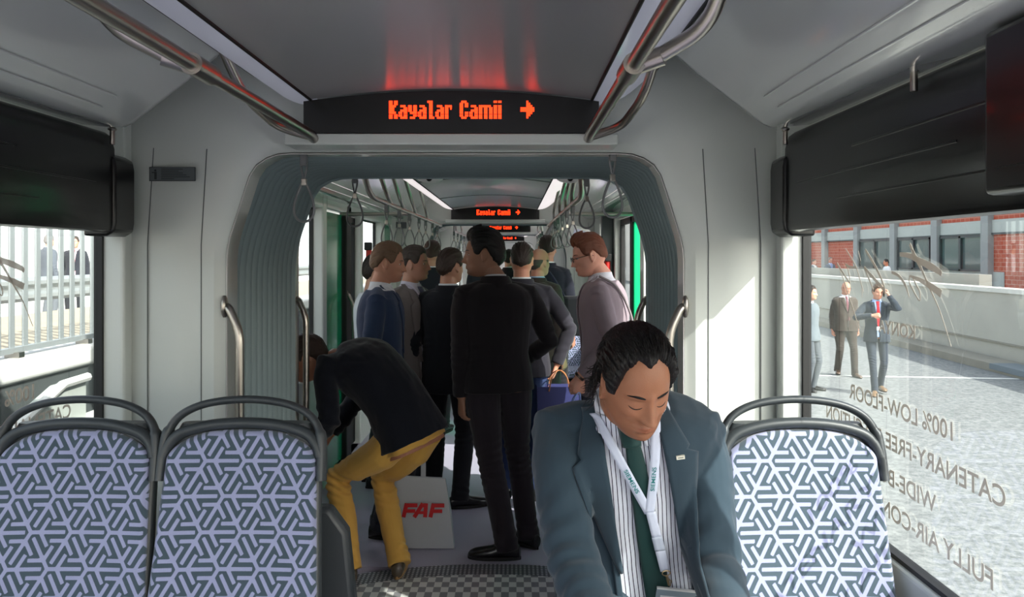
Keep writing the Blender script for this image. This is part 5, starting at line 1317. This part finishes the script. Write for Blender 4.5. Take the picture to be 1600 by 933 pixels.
    mb = MB(); a = Rr @ SX; b = Rr @ UP
    mb.loft([[bc+a*x*.046+b*z+FD*q for x, z in ((-1,.031),(1,.031),(1,.035),(-1,.035))] for q in (-.001, .005)]); wout('badge_rim', np.array([tuple(p) for p in mb.v]), mb.f, M['white'], smooth=False)
    mb = MB(); mb.loft([[bc+a*x+b*z+FD*q for x, z in ((-.036,-.03),(.040,-.03),(.040,.016),(-.036,.016))] for q in (.0026, .0032)]); wout('badge_card', np.array([tuple(p) for p in mb.v]), mb.f, M['white'], smooth=False)
    mb = MB(); mb.ell(bc+a*.012+b*.004+FD*.0036, (.004, .001, .004), n=10, m=6); wout('badge_mark', np.array([tuple(p) for p in mb.v]), mb.f, M['red'], smooth=False)
    # pin on the lapel
    def onj(u, v, off):
        o_ = N + UP*(-v) + SX*u + FD*.5; q = h['bvh_j'].ray_cast(o_, -FD); return (q[0] if q[0] else o_-FD*.36) + FD*off
    pc = onj(.100, .085, .014); mb = MB(); mb.loft([[pc+SX*x+UP*z+FD*q for x, z in ((-.009,-.004),(.009,-.004),(.009,.004),(-.009,.004))] for q in (-.004, .002)]); wout('lapel_pin', np.array([tuple(p) for p in mb.v]), mb.f, pmat('pin_white', srgb(225,222,205), .3), smooth=False)
    mb = MB(); mb.loft([[pc+SX*x+UP*z+FD*q for x, z in ((-.006,-.001),(.006,-.001),(.006,.001),(-.006,.001))] for q in (.002, .0026)]); wout('pin_mark', np.array([tuple(p) for p in mb.v]), mb.f, pmat('pin_mark', srgb(120,120,110), .5), smooth=False)
    # breast pocket and belt
    patch('belt', lambda v: -.10, lambda v: .12, .405, .440, .012, .005, pmat('belt_leather', srgb(24,18,16), .4, bump=.2, bscale=200), nv=6, nu=20, bvh=h['bvh_s'])
    # words on the lanyard, running along the ribbon
    tmt = pmat('lanyard_print', srgb(0,118,118), .6)
    for side, v0, v1, flip in ((-1, .098, .150, False), (1, .150, .098, True)):
        u0 = -.070 if side < 0 else .066; f = lambda v, u0=u0: u0 + (jx-u0)*max(0, (v+.01)/(jv+.01))**.92
        cu = bpy.data.curves.new('lanyard_lettering', 'FONT'); cu.body = 'SIEMENS'; cu.align_y = 'CENTER'; cu.size = .0125; cu.extrude = .0002; cu.offset = .0001
        o = bpy.data.objects.new('lanyard_lettering', cu); COL.objects.link(o); o.parent = root; cu.materials.append(tmt)
        bpy.context.view_layer.update(); wd = o.dimensions.x
        A, B = onf(f(v0), v0, .0195), onf(f(v1), v1, .0195); X = (B-A); ln = X.length; X = X.normalized(); Z = (FD - X*FD.dot(X)).normalized(); Y = Z.cross(X)
        m4 = Matrix.Identity(4)
        for i, c_ in enumerate((X, Y, Z)): m4.col[i] = (*c_, 0)
        m4.translation = A; text_mesh(o, Matrix.Translation(-Vector((hl[0], hl[1], HF))) @ WM @ m4 @ Matrix.Diagonal((ln/wd, 1, 1, 1)))
hero_extras(hero)

# ---- standing men, nearest first
loc, rot, H = (-.42, 4.1), -128, 1.78; w_, v_ = wl(loc, rot, H, 0)
bend = person(loc, rot, 'man in mustard trousers and navy blazer bending down beside the gangway post', H=H, skin=(165,112,88), hairc=(44,30,24), vox=.005,
    pose=dict(pelvis=w_(-.31, 4.08, .73), neck=w_(-.70, 4.17, 1.10), mid=w_(-.46, 4.12, 1.09), hy=-8, sy=0, hl=w_(-.84, 4.02, .66), hr=w_(-.80, 4.40, .66), pl=w_(0,0,0) and v_(.3,-.3,.2), pr=v_(.3,.6,.2),
              al=w_(-.62, 4.05, .085), ar=w_(-.385, 4.12, .085), kl=v_(-.7, .5, .1), kr=v_(-.5, .6, .1), tl=v_(-.25, 1, 0), tr=v_(-.05, 1, 0), yaw=35, pitch=20, headoff=v_(-.085, -.02, -.125), legw=.95),
    wear=dict(jacket=(13,16,26), trousers=(204,158,78), shoes=(70,58,44), sole=(176,140,96), hem=-.07, collar=False, jcollar=False), hair=dict(th=.010, nape=-.06), fold=1.7)
loc, rot, H = (.115, 4.42), -163, 1.79; w_, v_ = wl(loc, rot, H, 0)
dark = person(loc, rot, 'tall man in a black jumper with his back turned and face in left profile', H=H, skin=(150,108,86), hairc=(14,12,12), vox=.005, det=1.2,
    pose=dict(hl=w_(-.075, 4.36, .82), hr=w_(.25, 4.70, 1.02), pl=(.5,.7,0), pr=v_(1.0,-.6,.0), hs=1.04, nl=(1,.2,0), al=w_(.17, 4.33, .085), ar=w_(.29, 4.52, .085), tl=v_(-1,.08,0), tr=v_(-.7,.7,0), yaw=70, pitch=3, shw=.19, neck=(0,-.03,1.475), fat=1.04, headoff=v_(-.035,0,0)),
    wear=dict(jacket=(26,22,26), trousers=(40,34,40), shirt=(200,200,205), shoes=(16,15,16), hem=-.15, stubble=.5), hair=dict(th=.017, top=.010, nape=-.075, fringe=.01, side=0.0))
loc, rot, H = (-.22, 5.25), 172, 1.70; w_, v_ = wl(loc, rot, H, 0)
person(loc, rot, 'man in a black suit with brown hair, back turned, left of the jumper man', H=H, skin=(190,140,115), hairc=(58,42,34), pose=dict(yaw=-32, al=w_(-.32,5.25,.085), ar=w_(-.14,5.2,.085), tr=v_(1,.35,0), hl=w_(-.47,5.2,.83)),
    wear=dict(jacket=(24,26,32), trousers=(24,24,30), hem=-.36), hair=dict(th=.014, nape=-.07))
loc, rot, H = (-.575, 4.75), 98, 1.735; w_, v_ = wl(loc, rot, H, 0)
person(loc, rot, 'fair bearded man in a blue blazer standing in right profile by the green door', H=H, skin=(196,140,115), hairc=(112,86,64), det=1.1, vox=.005,
    pose=dict(yaw=-4, pitch=6), wear=dict(jacket=(46,60,88), trousers=(40,40,48), shirt=(226,226,232), front=(.40,.06,.02,.03), stubble=.45), hair=dict(th=.014, top=.006, nape=-.06))
loc, rot, H = (-.47, 5.30), 62, 1.72
person(loc, rot, 'man in an open taupe jacket mostly hidden behind the blue blazer man', H=H, skin=(190,140,118), hairc=(60,50,44), pose=dict(yaw=20), wear=dict(jacket=(112,104,102), trousers=(50,48,52), shirt=(205,200,215), tie=(70,70,90), front=(.5,.08,.07,.09)))
loc, rot, H = (-.80, 5.75), 110, 1.66
person(loc, rot, 'person in a white shirt, only a shoulder showing behind the blue blazer', H=H, pose=dict(), wear=dict(jacket=(222,224,228), trousers=(50,50,56), jcollar=False, hem=-.1, collar=False))
loc, rot, H = (.262, 5.42), 178, 1.745; w_, v_ = wl(loc, rot, H, 0)
person(loc, rot, 'man in charcoal jacket and jeans, seen from behind, right of the jumper man', H=H, skin=(200,140,115), hairc=(46,32,26), pose=dict(hr=w_(.50, 5.42, .90), pr=v_(1,.2,0), shw=.178),
    wear=dict(jacket=(44,42,50), trousers=(52,66,104), hem=-.24), hair=dict(th=.011, nape=-.05))
loc, rot, H = (.40, 6.45), 155, 1.72
person(loc, rot, 'balding man in a dark brown jacket behind the charcoal jacket man', H=H, skin=(190,135,115), hairc=(70,62,58), pose=dict(yaw=-20), wear=dict(jacket=(48,40,38), trousers=(40,38,40), shirt=(150,180,215)), hair=dict(th=.006, bald=.035, top=0))
loc, rot, H = (-.55, 7.4), 176, 1.80
person(loc, rot, 'short haired man in a dark suit farther back, by the left seats', H=H, skin=(190,140,118), hairc=(56,38,30), wear=dict(jacket=(28,30,38), trousers=(26,26,32)), hair=dict(th=.008, nape=-.05))
loc, rot, H = (.52, 7.45), 168, 1.85; w_, v_ = wl(loc, rot, H, 0)
bp = person(loc, rot, 'tall man in a navy coat with a shoulder bag, farther back at right', H=H, skin=(180,130,108), hairc=(44,34,30), pose=dict(yaw=10), wear=dict(jacket=(26,28,40), trousers=(28,28,34)), hair=dict(th=.007, nape=-.05))
person((.14, 10.9), 170, 'dark suited person in the distance beyond the second gangway, at centre', H=1.74, vox=.009, det=.6, wear=dict(jacket=(30,30,36)))
person((.42, 11.9), 20, 'person in a black coat far down the tram at right', H=1.78, vox=.009, det=.6, wear=dict(jacket=(22,22,26)))
person((-.30, 12.6), 190, 'person in a dark jacket far down the tram at left', H=1.72, vox=.009, det=.6, wear=dict(jacket=(34,34,40)))
loc, rot, H = (.75, 4.72), -108, 1.80; w_, v_ = wl(loc, rot, H, 0)
ging = person(loc, rot, 'ginger haired man with glasses in a mauve-grey suit, in left profile at right', H=H, skin=(222,160,138), hairc=(112,62,40), det=1.2, vox=.005,
    pose=dict(yaw=22, pitch=14, hl=w_(.585, 4.55, .955), pl=v_(.5,-.1,0), headoff=v_(-.02, 0, -.01), curl_l=1.0, nl=v_(.3,-1,0), thl=v_(-1,0,0), hdl=v_(-.05,0,-1), neck=(0,-.02,1.475)),
    wear=dict(jacket=(150,134,142), trousers=(40,42,62), shirt=(228,226,235), hem=-.30, front=(.42,.05,.015,.02)), hair=dict(th=.012, top=.012, fringe=.018, nape=-.05, side=.01))
def glasses(info, col=(14,14,16)):
    mb = MB(); HM = info['HM']
    for s in (-1, 1):
        mb.tube([(s*.033+.023*math.cos(a), -.103, .000+.015*math.sin(a)) for a in np.linspace(0, 6.29, 24)], .0018, 6, caps=False)
        mb.tube([(s*.056, -.102, .004), (s*.074, -.085, .006), (s*.0805, .0, .008), (s*.079, .015, -.002)], .0019, 6)
    mb.tube([(-.010, -.104, .003), (0, -.107, .006), (.010, -.104, .003)], .0018, 6)
    mb.xf(HM); info['wout']('glasses', np.array(mb.v), mb.f, pmat('glasses_frame', srgb(*col), .3))
glasses(ging)
# watch, sleeve buttons of the ginger man
hp = ging['WM'] @ ging['hands']['l']; ep = ging['WM'] @ ging['elb']['l']; d_ = (hp-ep).normalized()
mb = MB(); a = d_.cross(Vector((0,1,0))).normalized(); b = d_.cross(a); rings = [[hp-d_*.006+d_*q+a*.033*math.cos(t)+b*.030*math.sin(t) for t in np.linspace(0, 2*math.pi, 20, endpoint=False)] for q in (0, .014)]
mb.loft(rings); mesh_obj('watch', mb, pmat('watch_steel', srgb(90,74,66), .3, metal=.8), ging['root'])
for i in range(4):
    mb = MB(); p = hp-d_*(.045+i*.016)+Vector((.01,-.045,0)); mb.ell(p, (.006,.003,.006), n=10, m=6); mesh_obj('sleeve_button', mb, M['blackm'], ging['root'])
# shoulder strap on the ginger man's back
mb = MB(); W_ = ging['WM']
mb.tube(smooth_path([(.70,4.60,1.525), (.80,4.58,1.46), (.885,4.62,1.30), (.915,4.66,1.12), (.90,4.68,.95)], 5), .007, 8); mesh_obj('shoulder_strap', mb, pmat('strap_pale', srgb(150,140,142), .7), ging['root'])
# shoulder bag of the tall man
root = thing('shoulder_bag', 'dark shoulder bag on the back of the tall man in the navy coat', 'bag', (.66, 7.3, 1.1))
mb = MB(); mb.box(.52, .84, 7.16, 7.26, .92, 1.28); mesh_obj('bag_body', mb, cmat((22,22,28), 'bag_cloth'), root, bevel=.03)
mb = MB(); mb.tube(smooth_path([(.40,7.3,1.56), (.52,7.2,1.50), (.66,7.18,1.28)], 5), .014, 8); mesh_obj('strap', mb, cmat((40,40,60), 'bag_strap'), root)

# ---- bags
def carrier(name, lab, x0, x1, y0, y1, z0, z1, mat, hmat, hh=.12, spread=.05, lean=0):
    root = thing(name, lab, 'bag', ((x0+x1)/2, (y0+y1)/2, z0))
    mb = MB(); e = .012; t = .002
    mb.loft([[(x0+e, y0+e*.5, z0), (x1-e, y0+e*.5, z0), (x1-e, y1-e*.5, z0), (x0+e, y1-e*.5, z0)], [(x0, y0, z1), (x1, y0, z1), (x1, y1, z1), (x0, y1, z1)],
             [(x0+t, y0+t, z1), (x1-t, y0+t, z1), (x1-t, y1-t, z1), (x0+t, y1-t, z1)], [(x0+e, y0+e, z0+t), (x1-e, y0+e, z0+t), (x1-e, y1-e, z0+t), (x0+e, y1-e, z0+t)]])
    mesh_obj('bag_body', mb, mat, root, smooth=False)
    c = (x0+x1)/2
    for y in (y0, y1):
        mb = MB(); mb.tube(smooth_path([(c-spread, y, z1-.03), (c-spread*.7, y, z1+hh*.6), (c+lean, (y0+y1)/2, z1+hh), (c+spread*.7, y, z1+hh*.6), (c+spread, y, z1-.03)], 5), .004, 8); mesh_obj('handle', mb, hmat, root)
    return root
M['navybag'] = pmat('navy_card', srgb(58,62,112), .5); M['bluebag'] = pmat('blue_card', srgb(40,62,190), .4)
carrier('gift_bag', 'small bright blue paper bag hanging from the ginger man\'s hand', .50, .63, 4.50, 4.58, .52, .745, M['bluebag'], pmat('cord_blue', srgb(150,175,235), .5), hh=.12, spread=.03, lean=.015)
carrier('shopping_bag', 'large navy carrier bag held by the charcoal jacket man at right', .36, .66, 5.25, 5.38, .44, .78, M['navybag'], pmat('cord_tan', srgb(170,110,70), .5), hh=.10, spread=.07)
tb = thing('tote_bag', 'translucent white tote bag with red letters standing behind the mustard trousers', 'bag', (-.30, 4.5, 0))
tm = glassmat('tote_film', (.9,.9,.9,1), .03)
def tote():
    m = bpy.data.materials.new('tote_film'); m.use_nodes = True; n = m.node_tree.nodes; l = m.node_tree.links; b = n['Principled BSDF']; b.inputs['Base Color'].default_value = srgb(214,216,220); b.inputs['Alpha'].default_value = .72; b.inputs['Roughness'].default_value = .5
    return m
tm = tote(); mb = MB(); x0, x1, Yb = -.475, -.125, 4.50
mb.loft([[(x0, Yb-.03, .005), (x1, Yb-.03, .005), (x1, Yb+.03, .005), (x0, Yb+.03, .005)], [(x0+.005, Yb-.04, .2), (x1-.02, Yb-.04, .2), (x1-.02, Yb+.04, .2), (x0+.005, Yb+.04, .2)], [(x0+.01, Yb-.012, .405), (x1-.05, Yb-.012, .39), (x1-.05, Yb+.012, .39), (x0+.01, Yb+.012, .405)]])
mesh_obj('bag_body', mb, tm, tb, smooth=False)
mb = MB(); mb.tube([(-.30, Yb, .39), (-.31, Yb+.1, .50), (-.33, Yb+.3, .66)], .014, 8, flat=.2); mesh_obj('handle', mb, tm, tb)
mb = MB(); mb.box(-.44, -.205, Yb-.01, Yb+.01, .03, .30); mesh_obj('papers', mb, pmat('papers', srgb(150,160,158), .7), tb, smooth=False)
mb = MB(); mb.box(-.30, -.21, Yb-.014, Yb-.010, .17, .27); mesh_obj('leaflet', mb, pmat('leaflet', srgb(96,112,108), .7), tb, smooth=False)
def block_letters(txt_rows, x, y, z, cw, ch, mat, parent, shear=0.2):
    pass
mb = MB(); zt, hgt = .295, .075
def stroke(ax, az, bx, bz, wdt):
    a = Vector((ax, 0, az)); b = Vector((bx, 0, bz)); d = (b-a).normalized(); nn = Vector((-d.z, 0, d.x))*wdt/2; y = Yb-.046-.0004*(len(mb.v)//8)
    mb.loft([[(p.x, y+q, p.z) for p in (a-nn, b-nn, b+nn, a+nn)] for q in (0, .002)])
X0 = -.405; Zb, Zt = .185, .262; tk = .022; sh = .018
for ox, ch_ in ((0, 'F'), (.068, 'A'), (.150, 'F')):
    o0 = X0+ox
    if ch_ == 'F':
        stroke(o0, Zb, o0+sh, Zt, tk); stroke(o0+sh*1.0, Zt-tk/2, o0+sh+.060, Zt-tk/2, tk); stroke(o0+sh*.4, (Zb+Zt)/2-.004, o0+.066, (Zb+Zt)/2-.004, tk*.9)
    else:
        stroke(o0-.008, Zb, o0+.040, Zt, tk); stroke(o0+.052, Zb, o0+.058, Zt, tk); stroke(o0+.03, Zt-tk/2, o0+.066, Zt-tk/2, tk); stroke(o0+.012, Zb+.026, o0+.06, Zb+.026, tk*.7)
mesh_obj('red_lettering', mb, pmat('red_print', srgb(205,20,28), .5), tb, smooth=False)

# ---- people outside, right
GZ = -.55
loc, rot, H = (5.97, 12.7), -14, 1.76; w_, v_ = wl(loc, rot, H, GZ)
ph = person(loc, rot, 'young man in dark suit and red lanyard walking with a phone at his ear', H=H, floor=GZ, skin=(200,145,120), hairc=(80,58,42), vox=.007,
    pose=dict(hl=(.15,-.13,1.57), pl=(.5,-.8,-.7), hr=(-.10,-.24,1.26), pr=(-1,0,-.5), al=(.08,.16,.12), ar=(-.06,-.18,.085), tl=None, pitch=8, yaw=10, hdl=(-.25,.05,1), nl=(1,-.2,0), curl_l=.9, curl_r=1.0, legw=.85),
    wear=dict(jacket=(42,50,60), trousers=(48,55,66), shirt=(168,196,235), tie=(215,30,45), front=(.42,.06,.02,.03), shoes=(120,96,70)), hair=dict(th=.016, top=.01, fringe=.012, nape=-.08))
bg_ = ph; patch = ph['patch']; patch('name_badge', lambda v: -.03, lambda v: .03, .40, .46, .02, .003, M['white'], nv=5, nu=4)
mb = MB(); c = ph['WM'] @ (ph['HM'] @ Vector((.088, -.03, -.02))); mb.obox(c, .006, .022, .05, Matrix.Rotation(.3, 3, 'X'))
tag(mesh_obj('phone', mb, M['blackm'], bevel=.004), 'black mobile phone at the ear of the walking young man', 'phone')
loc, rot, H = (6.25, 14.6), -4, 1.74
w2 = person(loc, rot, 'balding stout man in a brown suit and glasses walking behind the phone caller', H=H, floor=GZ, skin=(185,128,104), hairc=(100,96,92), vox=.007,
    pose=dict(fat=1.18, belly=.04, al=(.13,-.14,.085), ar=(-.09,.14,.11), yaw=12, pitch=6), wear=dict(jacket=(64,56,50), trousers=(60,53,48), shirt=(225,226,230), tie=(110,60,70), front=(.30,.05,.015,.01), shoes=(84,66,52)), hair=dict(th=.005, bald=.03, top=0))
glasses(w2)
person((5.02, 13.0), 40, 'grey suited person cut off by the window edge, left of the walking men', H=1.72, floor=GZ, vox=.008, det=.7, wear=dict(jacket=(98,108,114), trousers=(80,86,92)))
t1 = person((12.98, 32.3), 8, 'bespectacled man in a grey suit standing behind the parapet in front of bricks', H=1.70, floor=-.1, vox=.01, det=.7, skin=(205,150,130), hairc=(110,105,100), wear=dict(jacket=(92,100,114), shirt=(190,205,235), tie=(120,140,190), front=(.35,.07,.02,.02)))
glasses(t1, (60,50,50))
person((12.5, 32.8), 30, 'man in an open pale jacket behind the parapet, at the window edge', H=1.62, floor=-.1, vox=.01, det=.7, skin=(215,165,145), hairc=(100,90,80), wear=dict(jacket=(130,140,140), shirt=(235,235,235), front=(.35,.1,.06,.06)))
person((13.95, 29.5), -95, 'dark haired person in a sleeveless white top behind the parapet', H=1.63, floor=-.1, vox=.01, det=.7, skin=(200,130,100), hairc=(18,16,18), wear=dict(jacket=(225,230,235), jcollar=False, collar=False, hem=-.1), hair=dict(th=.018, nape=-.05))
# ---- people outside, left, behind the fence
PZ = .30
person((-9.1, 16.0), 160, 'grey haired man in a grey suit seen from behind through the fence bars', H=1.78, floor=PZ, vox=.009, det=.7, skin=(215,160,140), hairc=(120,118,116), wear=dict(jacket=(84,90,98), trousers=(90,95,100)))
t2 = person((-8.62, 16.1), 15, 'man in a black suit with a red tie behind the fence bars', H=1.75, floor=PZ, vox=.009, det=.7, skin=(210,150,125), hairc=(60,50,44), wear=dict(jacket=(36,38,46), shirt=(230,200,210), tie=(215,40,70), front=(.42,.07,.02,.05)))
person((-8.25, 17.2), 200, 'person in a dark suit behind the fence, right of the red tied man', H=1.66, floor=PZ, vox=.009, det=.7, wear=dict(jacket=(52,58,68)))
person((-7.75, 16.0), -80, 'person in a white shirt holding papers near the window edge at left', H=1.60, floor=PZ, vox=.009, det=.7, wear=dict(jacket=(228,230,236), trousers=(50,56,76), jcollar=False, hem=-.12))
person((-10.1, 15.4), 60, 'dark suited person with a red tie at the far left edge', H=1.58, floor=PZ, vox=.009, det=.7, wear=dict(jacket=(48,50,56), tie=(210,40,50), shirt=(225,225,225), front=(.42,.07,.02,.05)))
